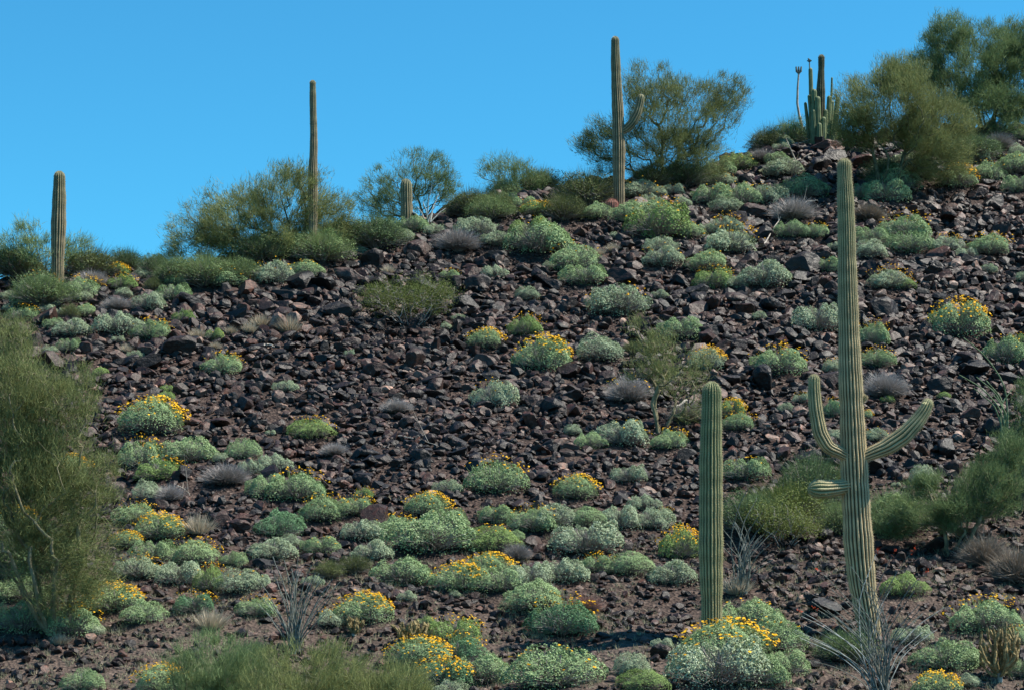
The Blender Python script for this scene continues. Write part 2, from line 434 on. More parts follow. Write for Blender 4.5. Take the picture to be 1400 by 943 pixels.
landmark('the far-left saguaro', 80, 380)
landmark('the tall slender ridge saguaro', 428, 300)
landmark('the stubby ridge saguaro', 556, 306)
landmark('the one-armed ridge saguaro', 846, 280)
landmark('the organ pipe clump', 1125, 190)
landmark('the leaning three-armed saguaro\'s top', 1155, 240)
landmark('the three-armed saguaro\'s right arm tip', 1270, 548)
landmark('the three-armed saguaro\'s upright left arm', 1113, 530)
landmark('the three-armed saguaro\'s foot', 1190, 865)
landmark('the thick armless saguaro\'s foot', 973, 872)
landmark('the thick armless saguaro\'s top', 973, 530)
landmark('the big olive palo verde', 370, 330)
landmark('the olive creosote in the talus', 560, 410)
landmark('the bare-limbed midslope palo verde', 905, 560)
landmark('the lavender-grey dead bush', 545, 562)
landmark('the isolated half-yellow dome', 790, 668)
landmark('the yellow-crowned midslope bush', 740, 485)
landmark('the brilliant yellow left bush', 220, 585)
landmark('the straw grass tuft', 272, 720)
landmark('the reddish dry bush', 795, 838)
landmark('the tan staghorn cholla', 1365, 890)
landmark('the yellow-dotted round right bush', 1310, 440)
landmark('the dark-stemmed ocotillo', 400, 850)
landmark('the open silvery bush', 676, 540)
landmark('the dead log heap', 1085, 222)
landmark('the crooked-limbed ridge palo verde', 1210, 250)
landmark('the pale dry stick', 580, 608)
landmark('the low cholla by yellow flowers', 562, 870)
landmark('the small pale bush alone in talus', 390, 531)
landmark('the lone yellow-tipped left bush', 303, 500)

# ------------------------------------------------------------------ ground
def build_ground():
    def axis(fine0, fine1, step, far):
        a = list(np.arange(fine0, fine1+1e-6, step))
        lo, hi = [], []; s = step*1.3; x = fine0
        while x > -far: x -= s; s *= 1.25; lo.append(x)
        s = step*1.3; x = fine1
        while x < far: x += s; s *= 1.25; hi.append(x)
        return np.array(lo[::-1]+a+hi)
    xs = axis(-20, 20, 0.13, 3000); ys = axis(28, 74, 0.13, 3000)
    X, Y = np.meshgrid(xs, ys); Z = ground(X, Y)
    nx, ny = len(xs), len(ys)
    V = np.stack([X, Y, Z], -1).reshape(-1, 3)
    i = np.arange(ny-1)[:, None]*nx; j = np.arange(nx-1)[None, :]
    F = np.stack([i+j, i+j+1, i+nx+j+1, i+nx+j], -1).reshape(-1, 4)
    o = link(bpy.data.objects.new('ground', np_mesh('ground', V, F, M['ground'], True)))
    tag(o, 'stony desert hillside rising to a ridge', 'ground', None, 'structure')
build_ground()

# ------------------------------------------------------------------ bushes
# tile-local coordinates, 4 px per photo px: (tile x0, tile y0) : [(cx, base y, w, h, kind, flower level)]
TILES = {
 (0, 320): [(780,250,80,60,'s',0),(860,235,80,50,'s',0),(640,245,120,80,'b',3),(665,320,150,90,'b',2),(680,362,115,45,'s',0),(500,310,190,100,'d',0),
   (215,345,190,75,'g',2),(440,370,220,85,'g',2),(450,378,110,50,'s',0),(290,405,90,40,'s',0),(150,420,170,80,'g',0),(45,380,100,70,'s',0),
   (50,440,90,50,'s',0),(260,455,110,60,'s',0),(330,465,80,60,'s',0),(385,480,120,120,'o',0),(470,465,140,70,'g',1),(120,495,180,60,'g',2),
   (300,530,120,45,'g',0),(390,580,220,100,'s',0),(640,440,180,80,'d',0),(815,430,190,85,'s',0),(650,590,270,150,'s',0),(820,600,210,125,'g',2),
   (970,310,130,55,'g',2),(950,385,180,80,'g',0),(840,325,110,80,'o',0),(1000,490,125,70,'b',0),(1240,320,200,85,'g',2),
   (1170,590,120,70,'b',1),(1080,580,110,70,'t',0),(1210,785,210,115,'g',2),(550,790,110,60,'b',0),(645,602,70,30,'s',0),(740,690,90,40,'s',0),
   (1370,560,110,100,'t',0),(1265,560,80,85,'t',0),(690,660,90,50,'t',0),(850,160,140,50,'g',0),(915,880,100,50,'b',1),(275,670,90,60,'s',0),(380,660,130,90,'g',0),
   (1180,640,80,50,'t',0)],
 (350, 240): [(100,610,220,150,'s',1),(270,580,190,110,'g',1),(320,470,250,80,'b',0),(860,330,150,70,'g',0),(985,345,120,70,'s',0),(800,385,140,75,'s',0),
   (700,340,140,60,'g',0),(1215,370,210,110,'s',0),(1310,420,160,100,'s',0),(1100,460,250,110,'d',0),(1055,585,110,65,'g',2),(1305,575,140,60,'s',0),
   (1105,805,70,40,'s',0),(1040,855,75,50,'s',0),(1045,160,70,40,'s',0),(1045,215,60,35,'s',0),(560,445,80,35,'s',0),(480,460,90,40,'s',0),(725,555,85,75,'t',0),
   (1130,240,180,100,'o',0),(1350,180,140,60,'g',0),(480,430,260,110,'o',0),(600,400,110,60,'g',0),(1320,240,200,70,'o',0),(180,880,180,70,'t',0),(30,850,140,80,'t',0)],
 (700, 180): [(90,640,220,110,'b',1),(150,740,320,160,'g',0),(345,790,260,130,'g',1),(205,758,70,35,'s',0),(395,878,240,130,'g',0),(345,485,80,35,'s',0),
   (250,450,110,60,'g',0),(140,490,150,90,'y',3),(60,450,140,70,'g',1),(210,330,80,40,'s',0),(470,500,160,90,'g',0),(640,520,170,120,'g',0),
   (615,505,70,50,'t',0),(780,520,230,110,'g',2),(700,385,190,80,'s',1),(800,370,100,60,'s',1),(880,360,110,70,'s',1),(760,412,110,35,'s',0),
   (640,380,90,70,'s',0),(935,430,100,35,'s',0),(1120,260,180,65,'g',0),(1140,315,140,55,'s',1),(1230,230,170,110,'b',1),(1360,190,140,90,'d',0),
   (1090,420,190,95,'g',1),(1250,425,200,120,'g',1),(1370,415,200,110,'s',1),(1180,470,160,50,'s',0),(790,630,310,110,'b',1),(820,680,160,70,'s',0),
   (820,780,210,110,'s',1),(960,600,150,100,'g',1),(1050,570,90,50,'s',0),(1170,580,160,90,'s',2),(1190,690,260,120,'s',2),(1070,790,210,120,'g',1),
   (1100,880,190,85,'b',2),(1230,875,130,80,'s',0),(1370,885,290,140,'s',0),(560,590,50,40,'s',0),(550,670,80,70,'t',0),(470,690,80,50,'t',0),(880,680,90,50,'s',0)],
 (1050, 180): [(80,60,110,40,'s',0),(70,110,80,50,'s',0),(50,190,110,60,'g',0),(90,270,200,75,'s',0),(190,380,230,100,'g',0),(140,520,230,100,'d',0),
   (130,610,170,100,'g',0),(250,605,130,75,'g',2),(540,515,200,80,'n',0),(560,640,190,120,'g',0),(740,620,240,100,'g',2),(770,700,220,100,'g',0),
   (560,715,180,110,'s',0),(320,780,150,80,'g',1),(370,660,80,50,'s',0),(970,670,150,80,'s',2),(1210,700,210,100,'g',2),(1090,700,110,50,'s',0),
   (1200,790,90,40,'s',0),(660,900,220,90,'s',2),(745,880,110,60,'b',2),(1130,200,150,110,'s',2),(1030,340,190,150,'g',3),(1200,290,180,90,'g',1),
   (1350,260,200,80,'g',1),(1370,350,160,70,'g',0),(1390,830,70,100,'s',0),(740,310,280,110,'s',0),(680,360,250,80,'g',0),(640,410,220,60,'g',0),
   (1370,60,100,60,'g',2),(1260,120,160,110,'d',0),(1370,150,120,70,'s',0),(500,390,150,80,'g',0)],
 (350, 460): [(160,320,140,75,'s',0),(770,440,190,85,'d',0),(300,580,220,130,'b',2),(80,545,60,30,'s',0),(100,745,180,110,'s',0),(1300,400,240,185,'s',1),
   (1255,95,200,110,'g',3),(510,120,60,50,'s',0),(1045,870,145,65,'s',0),(1310,885,290,170,'g',2),(430,670,160,60,'d',0)],
 (350, 620): [(60,270,200,160,'g',0),(220,290,280,170,'g',2),(120,480,250,150,'e',0),(370,400,230,140,'g',2),(540,370,180,130,'g',2),(590,260,100,60,'b',2),
   (90,600,240,110,'s',0),(190,520,120,50,'s',0),(350,560,180,90,'g',1),(590,500,220,130,'s',0),(760,470,200,110,'g',2),(940,380,220,120,'g',3),
   (1040,450,220,80,'g',1),(960,590,420,175,'g',0),(630,600,210,90,'s',0),(1290,560,250,170,'b',1),(1310,400,170,60,'g',1),(800,740,290,155,'g',0),
   (1100,780,250,150,'g',3),(1270,720,260,130,'g',3),(1330,800,260,140,'g',0),(310,730,100,50,'s',0),(820,820,100,35,'s',0),(1090,792,70,30,'s',0),
   (20,740,110,90,'s',0),(400,700,150,110,'o',0),(540,670,160,110,'o',0)],
 (700, 620): [(350,265,215,140,'g',3),(635,180,175,90,'s',0),(110,470,220,140,'g',2),(220,450,250,90,'s',0),(400,430,200,120,'g',0),(590,440,190,160,'s',0),
   (720,330,170,110,'s',0),(760,430,190,110,'s',0),(840,360,80,60,'s',2),(410,590,320,180,'s',0),(920,590,210,200,'b',3),(870,740,240,140,'s',0),
   (640,680,230,110,'g',0),(460,660,160,80,'g',2),(290,730,240,140,'s',0),(30,600,150,120,'d',0),(20,500,110,80,'g',0),(1275,170,235,140,'g',1),
   (400,880,200,110,'r',0),(1230,800,180,50,'t',0)],
 (1050, 620): [(850,180,150,120,'s',0),(700,185,50,25,'s',0),(740,810,220,120,'b',0),(1190,250,150,100,'s',0)],
 (0, 540): [(830,250,340,150,'g',3),(770,420,200,170,'g',2),(1030,390,280,150,'g',0),(1330,360,170,120,'g',0),(1210,375,90,60,'s',0),(1240,520,260,150,'d',0),
   (1370,440,130,90,'s',0),(870,490,230,90,'b',2),(810,590,150,130,'s',0),(930,600,160,120,'d',0),(740,720,200,80,'g',2),(870,820,230,130,'g',3),
   (690,850,150,100,'g',3),(1090,790,180,160,'t',0),(100,760,200,130,'g',3),(910,40,110,60,'b',0),(370,470,220,100,'g',3)],
 (0, 723): [(840,190,210,110,'g',0),(750,300,200,110,'s',2),(860,280,120,70,'s',0),(1060,230,230,110,'g',2),(980,330,230,110,'s',0),(1150,350,150,150,'b',2),
   (1275,220,130,70,'g',0),(1320,370,230,150,'s',1),(1060,480,200,110,'e',2),(1400,500,190,110,'g',2),(620,490,260,180,'g',3),(480,480,160,90,'g',3),
   (380,610,260,130,'g',2),(130,600,300,150,'g',0),(780,540,220,130,'g',0),(520,590,110,60,'s',0),(60,300,200,150,'g',0),(100,440,260,150,'g',0),
   (450,905,200,60,'g',0),(880,920,260,120,'g',3),(330,650,110,50,'t',0),(1150,580,200,60,'t',0)],
 (350, 723): [(580,560,260,145,'g',3),(410,560,150,90,'s',2),(1080,670,260,110,'b',2),(930,560,110,40,'b',0),(1110,750,240,90,'e',2),(890,790,300,150,'g',3),
   (1020,900,280,120,'e',3),(1240,870,290,150,'g',0),(1060,925,160,60,'s',0)],
 (700, 723): [(130,500,300,180,'g',0),(100,340,220,90,'s',0),(270,620,320,170,'e',2),(230,910,460,220,'g',1),(660,830,190,150,'s',0),(820,660,110,60,'s',0),
   (1300,590,330,150,'g',1),(1400,700,330,140,'g',1),(1170,790,420,180,'g',3),(1130,930,450,140,'s',1),(1340,890,280,120,'g',0),(960,800,160,110,'g',1),
   (720,925,230,70,'b',0)],
 (1050, 723): [(90,830,230,170,'g',0),(1190,600,330,160,'g',2),(960,790,300,130,'g',0),(1120,770,170,80,'g',0),(790,640,180,110,'s',0),(420,760,330,190,'m',0),
   (920,930,220,90,'g',3),(1360,640,110,100,'g',2),(1390,830,150,150,'g',0),(1180,230,280,220,'n',0),(1370,340,320,260,'n',0),(1100,880,120,90,'s',0)],
 (1050, 400): [(270,230,260,170,'s',0),(570,300,180,130,'g',2),(590,430,200,110,'g',2),(350,450,110,90,'s',2),(50,485,290,150,'g',2),(640,600,270,180,'d',0),
   (350,690,120,140,'e',2),(545,690,60,90,'g',3),(180,610,90,60,'s',2),(100,660,90,60,'s',0),(590,830,140,70,'s',1),(370,820,100,70,'s',0),
   (1040,270,310,215,'g',3),(1300,400,240,180,'g',1),(650,612,80,40,'b',0),(960,590,80,50,'b',0),(1360,300,120,60,'b',2)],
 (700, 400): [(590,160,350,180,'s',1),(800,50,110,50,'s',0),(85,60,150,70,'s',0),(920,300,250,165,'g',0),(75,250,190,115,'b',2),(160,440,300,190,'g',3),
   (480,400,290,150,'s',0),(660,360,120,100,'o',0),(1070,440,190,150,'s',3),(640,630,260,190,'d',1),(335,790,110,60,'s',0),(600,860,270,150,'s',1),
   (430,870,180,100,'g',0),(860,880,200,90,'g',2),(1240,770,190,100,'g',2),(1200,690,150,120,'y',3),(960,730,230,130,'d',0),(1350,160,90,60,'s',0)],
}
# shrubs along the ridge and elsewhere, photo pixels (u, base v, w, h, kind)
EXTRA = [(25,388,80,50,'o'),(125,385,80,40,'o'),(172,372,50,20,'m'),(215,380,50,28,'m'),(243,398,66,44,'q'),(282,404,80,48,'q'),(325,396,66,36,'q'),
         (470,345,70,46,'o'),(515,352,80,40,'m'),(645,300,56,30,'o'),(672,312,60,28,'q'),(740,266,60,24,'o'),(800,292,76,46,'o'),(770,312,60,26,'o'),
         (935,262,70,40,'m'),(890,262,60,34,'o'),(1082,192,56,28,'q'),(1050,200,50,24,'o'),(1130,200,60,22,'q'),(1210,262,60,30,'m'),(1330,232,70,40,'m'),
         (440,372,80,30,'q'),(355,368,70,26,'m'),(690,262,50,22,'q'),(1075,728,110,66,'c'),(1110,706,90,80,'m'),(1030,745,90,60,'m'),
         (1150,735,60,50,'q'),(1225,742,96,66,'q'),(1370,700,90,80,'m'),(1395,650,70,70,'q'),(40,800,120,70,'m'),(1150,690,60,50,'c'),(60,430,100,50,'q')]
KIND = {'s': 'silver', 'g': 'green', 'b': 'bright', 'e': 'emerald', 'y': 'bright', 'd': 'dry', 'n': 'browntwig', 'r': 'reddry', 't': 'straw',
        'o': 'olive', 'm': 'oliveg', 'q': 'palog', 'c': 'creosote'}
CLR = {'s': 'silvery', 'g': 'grey-green', 'b': 'bright green', 'e': 'deep green', 'y': 'yellowish', 'd': 'lavender-grey leafless', 'n': 'brown leafless', 'r': 'reddish leafless',
       't': 'straw-coloured', 'o': 'olive', 'm': 'dull green', 'q': 'green', 'c': 'yellow-green'}
NVAR = 8
BM = {}
def bush_mesh(kind, var):
    key = (kind, var)
    if key in BM: return BM[key]
    mat = M[KIND[kind]]; sd = {'s': 1, 'g': 2, 'b': 3, 'e': 4, 'y': 5, 'd': 6, 'n': 7, 'r': 8, 't': 9, 'o': 10, 'm': 11, 'q': 12, 'c': 13}[kind]*100+var
    if kind in 'gbey': V, F, a = clump_foliage(sd, var, 19000, 0.0098, 0.15, jit=0.5)
    elif kind == 's': V, F, a = clump_foliage(sd, var, 16000, 0.0108, 0.20, jit=0.6)
    elif kind in 'dnr': V, F, a = twig_dome(sd, 2300, 0.58, 0.0042)
    elif kind == 't': V, F, a = tuft(sd)
    else:
        # open strand shrub
        r = np.random.default_rng(sd)
        V1, F1, a1 = dome_foliage(sd, 5000, 0.0115, 0.22, 0.55, 0.7, 1.0)
        V2, F2, a2 = twig_dome(sd+5, 2600, 0.62, 0.0028, 1.0, 0.6)
        me = np_mesh('foliage', np.concatenate([V1, V2]), [F1, F2+len(V1)], mat, False, {'rnd': np.concatenate([a1, a2])})
        BM[key] = me; return me
    me = np_mesh('foliage', V, F, mat, False, {'rnd': a}); BM[key] = me; return me
SM = {}
def stem_mesh(var):
    if var in SM: return SM[var]
    r = np.random.default_rng(900+var); A = Acc()
    for i in range(46):
        ph = r.uniform(0, 2*np.pi); el = r.uniform(0.05, 1.3); d = np.array([np.cos(el)*np.cos(ph), np.cos(el)*np.sin(ph), np.sin(el)])
        tip = d*np.array([0.42, 0.42, 0.47])*r.uniform(0.8, 1); mid = tip*0.5+np.array([0, 0, -0.04])+r.normal(0, 0.015, 3)
        A.add(*tube([[d[0]*0.02, d[1]*0.02, -0.08], mid, tip], [0.012, 0.007, 0.003], 4))
    Vt, Ft, at_ = twig_dome(950+var, 1500, 0.49, 0.0034, 0.93, 0.0)
    A.add(Vt, Ft, at_)
    SM[var] = A.mesh('stems', M['stemgrey']); return SM[var]
FM = {}
def flowers_mesh(var, lvl):
    if (var, lvl) in FM: return FM[(var, lvl)]
    Vl, Fl, al, V1, F1, a1 = flower_mesh(var, lvl)
    f = np_mesh('blossoms', np.concatenate([Vl, V1]), [Fl, F1+len(Vl)], M['yellow'], False, {'rnd': np.concatenate([al, a1])})
    f.materials.append(M['bright'])
    f.polygons.foreach_set('material_index', np.concatenate([np.zeros(len(Fl), np.int32), np.ones(len(F1), np.int32)]))
    FM[(var, lvl)] = f; return f

items = []
for (x0, y0), L in TILES.items():
    for cx, by, w, h, k, fl in L: items.append((x0+cx/4, y0+by/4, w/4, h/4, k, fl))
for u, v, w, h, k in EXTRA: items.append((u, v, w, h, k, 0))
FOOT = []    # footprints x,y,r to keep big rocks out
recs = []
for i, (u, vb, w, h, k, fl) in enumerate(items):
    p = hit(u, vb)
    ppm = FPX/p.y
    W = w/ppm*(1.23+0.20*min(max((vb-560)/150, 0), 1)+0.22*min(max((430-vb)/80, 0), 1)); H = h/ppm*1.1
    q = onground(p.x, p.y+W*0.30)
    if q.z-p.z > W*0.33: q.z = p.z+W*0.3
    q = Vector(((u-700)/FPX*q.y, q.y, q.z)); q.z = float(ground(q.x, q.y))
    H = max(H, 0.42*W) if k not in 't' else H
    # the part of the visible height that comes from the ground rising behind the front edge
    rise = (HOR-FPX*(q.z-CAMZ)/q.y)  # row of the centre foot
    Hc = min(max((rise-(vb-h*1.02))/ppm*1.03, random.uniform(0.33, 0.40)*W), random.uniform(0.47, 0.58)*W)
    if k == 't': Hc = max(Hc, 0.5*W)
    recs.append((u, vb-h/2, q, W, Hc, k, fl))
    FOOT.append((q.x, q.y, W*0.5))
LAB = {}
groups = {'brit': [i for i, r_ in enumerate(recs) if r_[5] in 'sgbey'], 'dry': [i for i, r_ in enumerate(recs) if r_[5] in 'dnr'],
          'tuft': [i for i, r_ in enumerate(recs) if r_[5] == 't'], 'shrub': [i for i, r_ in enumerate(recs) if r_[5] in 'omqc']}
for gname, idx in groups.items():
    ph = place_phrases([recs[i][:2] for i in idx])
    for i, b in zip(idx, ph): LAB[i] = b
FLW = {0: '', 1: ' with few yellow flowers', 2: ' with yellow flower stalks', 3: ' thick with yellow flowers'}
for i, (u, vc, q, W, Hc, k, fl) in enumerate(recs):
    o_, s_, l_ = LAB[i]
    c = CLR[k]
    if k in 'sgbey': nm, cat, grp, noun = 'brittlebush', 'shrub', 'brittlebushes scattered over the slope', 'brittlebush'
    elif k in 'dnr': nm, cat, grp, noun = 'dry_bush', 'dry bush', 'leafless dry bushes on the slope', 'bush'
    elif k == 't': nm, cat, grp, noun = 'grass_tuft', 'grass tuft', 'dry grass tufts between the rocks', 'grass tuft'
    else: nm, cat, grp, noun = 'desert_shrub', 'shrub', 'green twiggy desert shrubs', 'twiggy shrub'
    lab = f"{c} {noun}{FLW[fl]}, {o_} {s_} {l_}"
    w_ = lab.split()
    if len(w_) > 16: lab = f"{c} {noun}, {o_} {s_} {l_}"
    var = i % NVAR
    e = empty(nm, q, lab, cat, grp, random.uniform(-0.5, 0.5))
    flat = 0.55
    hs = Hc/(flat if k not in 'dnr' else 0.60)
    if k == 't': hs = Hc
    e.scale = (W, W*random.uniform(0.85, 1.0), hs)
    ov = random.random()
    part('foliage' if k not in 'tdnr' else ('blades' if k == 't' else 'twigs'), bush_mesh(k, var), e)
    if k != 't': part('stems', stem_mesh(var), e)
    if fl:
        fo = part('blossoms', flowers_mesh(var, fl), e); fo.rotation_euler.z = -e.rotation_euler.z

# ------------------------------------------------------------------ rocks
HI = [rock_shape(100+i, 4) for i in range(14)]
MID = [rock_shape(200+i, 2) for i in range(16)]
LOW = [rock_shape(300+i, 1) for i in range(12)]
KNOWN = [ # photo px: u, v centre, w, h, tone (rnd) ; tone None = random
 (462,425,46,36,.1),(575,341,38,30,.62),(511,358,34,28,.2),(482,362,32,26,.2),(450,380,32,22,.3),(403,400,26,26,.1),(430,412,30,22,.05),(378,445,32,28,.05),
 (452,405,26,20,.35),(611,324,26,18,.66),(247,481,50,28,.4),(278,431,26,22,.3),(220,465,22,18,.1),(755,390,46,28,.2),(848,388,50,26,.45),(948,261,18,20,.64),
 (870,352,24,18,.45),(937,340,26,18,.1),(1010,486,34,20,.48),(1021,470,32,18,.45),(1067,460,40,32,.1),(1376,516,44,34,.15),(1233,455,32,34,.1),(1258,462,26,24,.3),
 (573,627,30,22,.15),(567,543,28,20,.05),(620,600,38,34,.05),(388,588,26,18,.1),(404,608,22,18,.05),(505,622,28,18,.1),(588,524,36,18,.35),(530,512,30,18,.4),
 (660,555,32,22,.2),(1276,772,24,20,.1),(1312,785,18,20,.5),(1346,793,26,16,.48),(1346,780,22,14,.93),(841,819,22,15,.96),(842,841,30,12,.5),(935,847,26,14,.5),
 (1080,757,26,14,.66),(1130,735,26,22,.15),(895,900,20,14,.5),(905,893,30,24,.1),(590,662,26,20,.66),(690,610,30,20,.3),(1285,445,26,20,.15),(1271,358,34,28,.1),
 (1120,347,26,26,.15),(1340,362,26,20,.3),(1273,305,24,18,.48),(1320,305,26,14,.45),(200,478,24,22,.3),(330,465,22,18,.2),(176,500,26,16,.4),(1115,820,28,18,.1),
 (1130,835,50,22,.08),(215,812,20,14,.3),(195,818,22,16,.1),(790,775,16,12,.9)]
rocks = []   # x,y,z,size(half),sx,sy,sz,tone
for (u, v, w, h, tone) in KNOWN:
    p = hit(u, v+h*0.35); ppm = FPX/p.y
    rocks.append([p.x, p.y+w/ppm*0.3, w/ppm*0.56, 1.0, 0.85, min(1.15, h/w*1.35), tone, True])
rk = np.random.default_rng(42)
# candidate scatter, uniform over the ground
FA = np.array(FOOT)
def scatter(n, smin, smax, power, dens, emb, keep_out):
    D = np.sqrt(rk.uniform(30.5**2, 72**2, n)); X = rk.uniform(-0.275, 0.275, n)*D
    S = smin*(smax/smin)**(rk.random(n)**power)
    keep = rk.random(n) < dens(X, D)
    X, D, S = X[keep], D[keep], S[keep]
    S = S*(0.66+0.66*np.clip((D-36)/20, 0, 1))
    for x, y, s in zip(X, D, S):
        if keep_out:
            d2 = (FA[:, 0]-x)**2+(FA[:, 1]-y)**2
            if np.any(d2 < (FA[:, 2]*0.72+s*0.4)**2): continue
        rocks.append([x, y, s, 1.0, rk.uniform(0.7, 1), rk.uniform(0.7, 1.1), rk.random()**1.35, False])
def dens_big(X, D):
    n = vnoise(X, D, 5.0, 3)+vnoise(X, D, 2.0, 4)*0.6
    return np.clip(0.15+0.85*np.clip((D-35.5)/5, 0, 1)+n*0.8, 0.04, 1)
def dens_all(X, D):
    n = vnoise(X, D, 3.0, 3)
    return np.clip(0.75+0.3*np.clip((D-35)/4, 0, 1)+n*0.6, 0.3, 1)
scatter(2800, 0.16, 0.44, 2.2, dens_big, .2, True)
scatter(29000, 0.085, 0.22, 1.3, dens_all, .2, True)
scatter(44000, 0.03, 0.09, 1.1, dens_all, .2, False)
R = np.array([r_[:7] for r_ in rocks], float); KN = np.array([r_[7] for r_ in rocks])
G = ground(R[:, 0], R[:, 1])
U_ = 700+FPX*R[:, 0]/R[:, 1]; V_ = HOR-FPX*(G-CAMZ)/R[:, 1]; APP = R[:, 2]*FPX/R[:, 1]
dcr = np.interp(R[:, 0], _gx, _gd)
vis = (U_ > 5) & (U_ < 1395) & (V_ < 935) & (R[:, 1] < dcr+1.0)
ub = np.array([[r_[0], r_[1], r_[3]*FPX/r_[2].y*0.5, r_[4]*FPX/r_[2].y*0.6, r_[2].y] for r_ in recs])
for i in np.nonzero(vis & (APP > 5))[0]:
    cov = (np.abs(ub[:, 0]-U_[i]) < ub[:, 2]) & (np.abs(ub[:, 1]-V_[i]) < ub[:, 3]) & (ub[:, 4] < R[i, 1])
    if cov.any(): vis[i] = False
    if U_[i] < 150 and 430 < V_[i] < 850: vis[i] = False       # behind the near palo verde
    if 225 < U_[i] < 560 and V_[i] > 880: vis[i] = False
order = np.argsort(-(APP*vis+1000*(KN & vis)))
solo = order[:300]; issolo = np.zeros(len(R), bool); issolo[solo] = True
# hills of colour
def rotm(r):
    a, b, c = r.uniform(-0.45, 0.45), r.uniform(-0.45, 0.45), r.uniform(0, 2*math.pi)
    return np.array(Matrix.Rotation(a, 3, 'X') @ Matrix.Rotation(b, 3, 'Y') @ Matrix.Rotation(c, 3, 'Z'))
Vs, Fs, As = [], [], []; off = 0
for i in np.nonzero(~issolo)[0]:
    x, y, s, sx, sy, sz, tone = R[i]
    T_ = MID if APP[i] > 5.2 else LOW
    V0, F0 = T_[i % len(T_)]
    V1 = (V0*np.array([s*sx, s*sy, s*sz]))@rotm(rk).T+np.array([x, y, G[i]+s*0.22])
    Vs.append(V1); Fs.append(F0+off); off += len(V1); As.append(np.full(len(V1), tone))
me = np_mesh('stones', np.concatenate(Vs), np.concatenate(Fs), M['rock'], False, {'rnd': np.concatenate(As)})
o = link(bpy.data.objects.new('stones', me)); tag(o, 'countless small dark and reddish stones littering the slope', 'stones', None, 'stuff')
HIM = []
TONES = [('black', .10), ('dark grey', .32), ('brown-grey', .48), ('reddish-brown', .66), ('grey', .82), ('rusty pink', .91), ('pale grey', .965)]
def rock_mesh(var, ti):
    key = (var, ti)
    for k_, m_ in HIM:
        if k_ == key: return m_
    V0, F0 = HI[var]
    m_ = np_mesh('boulder', V0, F0, M['rocksolo'], False, {'rnd': np.full(len(V0), TONES[ti][1])})
    HIM.append((key, m_)); return m_
# same stone, but the tone comes from the mesh alone
ms = M['rock'].copy(); ms.name = 'basalt_boulder'; M['rocksolo'] = ms
for nd in ms.node_tree.nodes:
    if nd.type == 'OBJECT_INFO':
        for lk in list(nd.outputs['Random'].links):
            s_ = lk.to_socket; ms.node_tree.links.remove(lk); s_.default_value = 0.0
lab = place_phrases([(U_[i], V_[i]) for i in solo])
for i, b in zip(solo, lab):
    x, y, s, sx, sy, sz, tone = R[i]
    ti = int(np.argmin([abs(t_[1]-tone) for t_ in TONES]))
    ob = bpy.data.objects.new('boulder', rock_mesh(int(rk.integers(0, 14)), ti)); link(ob)
    ob.location = (x, y, G[i]+s*0.22); ob.scale = (s*sx, s*sy, s*sz)
    ob.rotation_euler = (rk.uniform(-0.4, 0.4), rk.uniform(-0.35, 0.35), rk.uniform(-0.6, 0.6)+(math.pi if rk.random() < 0.5 else 0)) if KN[i] else (rk.uniform(-0.45, 0.45), rk.uniform(-0.45, 0.45), rk.uniform(0, 6.28))
    if b is None: b = ('nearest', 'uphill of', 'the small pale bush alone in talus')
    tag(ob, f"large {TONES[ti][0]} boulder, {b[0]} large boulder {b[1]} {b[2]}", 'boulder', 'larger boulders lying on the slope')

# ------------------------------------------------------------------ ground cover
def groundcover():
    r = np.random.default_rng(77); n = 5200
    D = np.sqrt(r.uniform(31**2, 42**2, n)); X = r.uniform(-0.27, 0.27, n)*D
    k = (vnoise(X, D, 1.8, 5)+0.45*np.clip((39-D)/4, -1, 1)+r.uniform(-.2, .2, n)) > 0.12
    X, D = X[k], D[k]; Z = ground(X, D); n = len(X); m = 14
    P = np.repeat(np.stack([X, D, Z], -1), m, 0)+r.normal(0, 0.035, (n*m, 3))*np.array([1, 1, 0.1])
    d = unit(r.normal(0, 0.55, (n*m, 3))+np.array([0, 0, 1.0]))
    V, F, a = strands(P, d, 0.11, 0.005, r)
    o = link(bpy.data.objects.new('grass', np_mesh('grass', V, F, M['covergrass'], False, {'rnd': a})))
    tag(o, 'thin pale grass and low herbs between the stones', 'grass', None, 'stuff')
M['covergrass'] = leaf_material('thin_grass', (0.10, 0.13, 0.06), (0.38, 0.34, 0.24), 0.2)
groundcover()

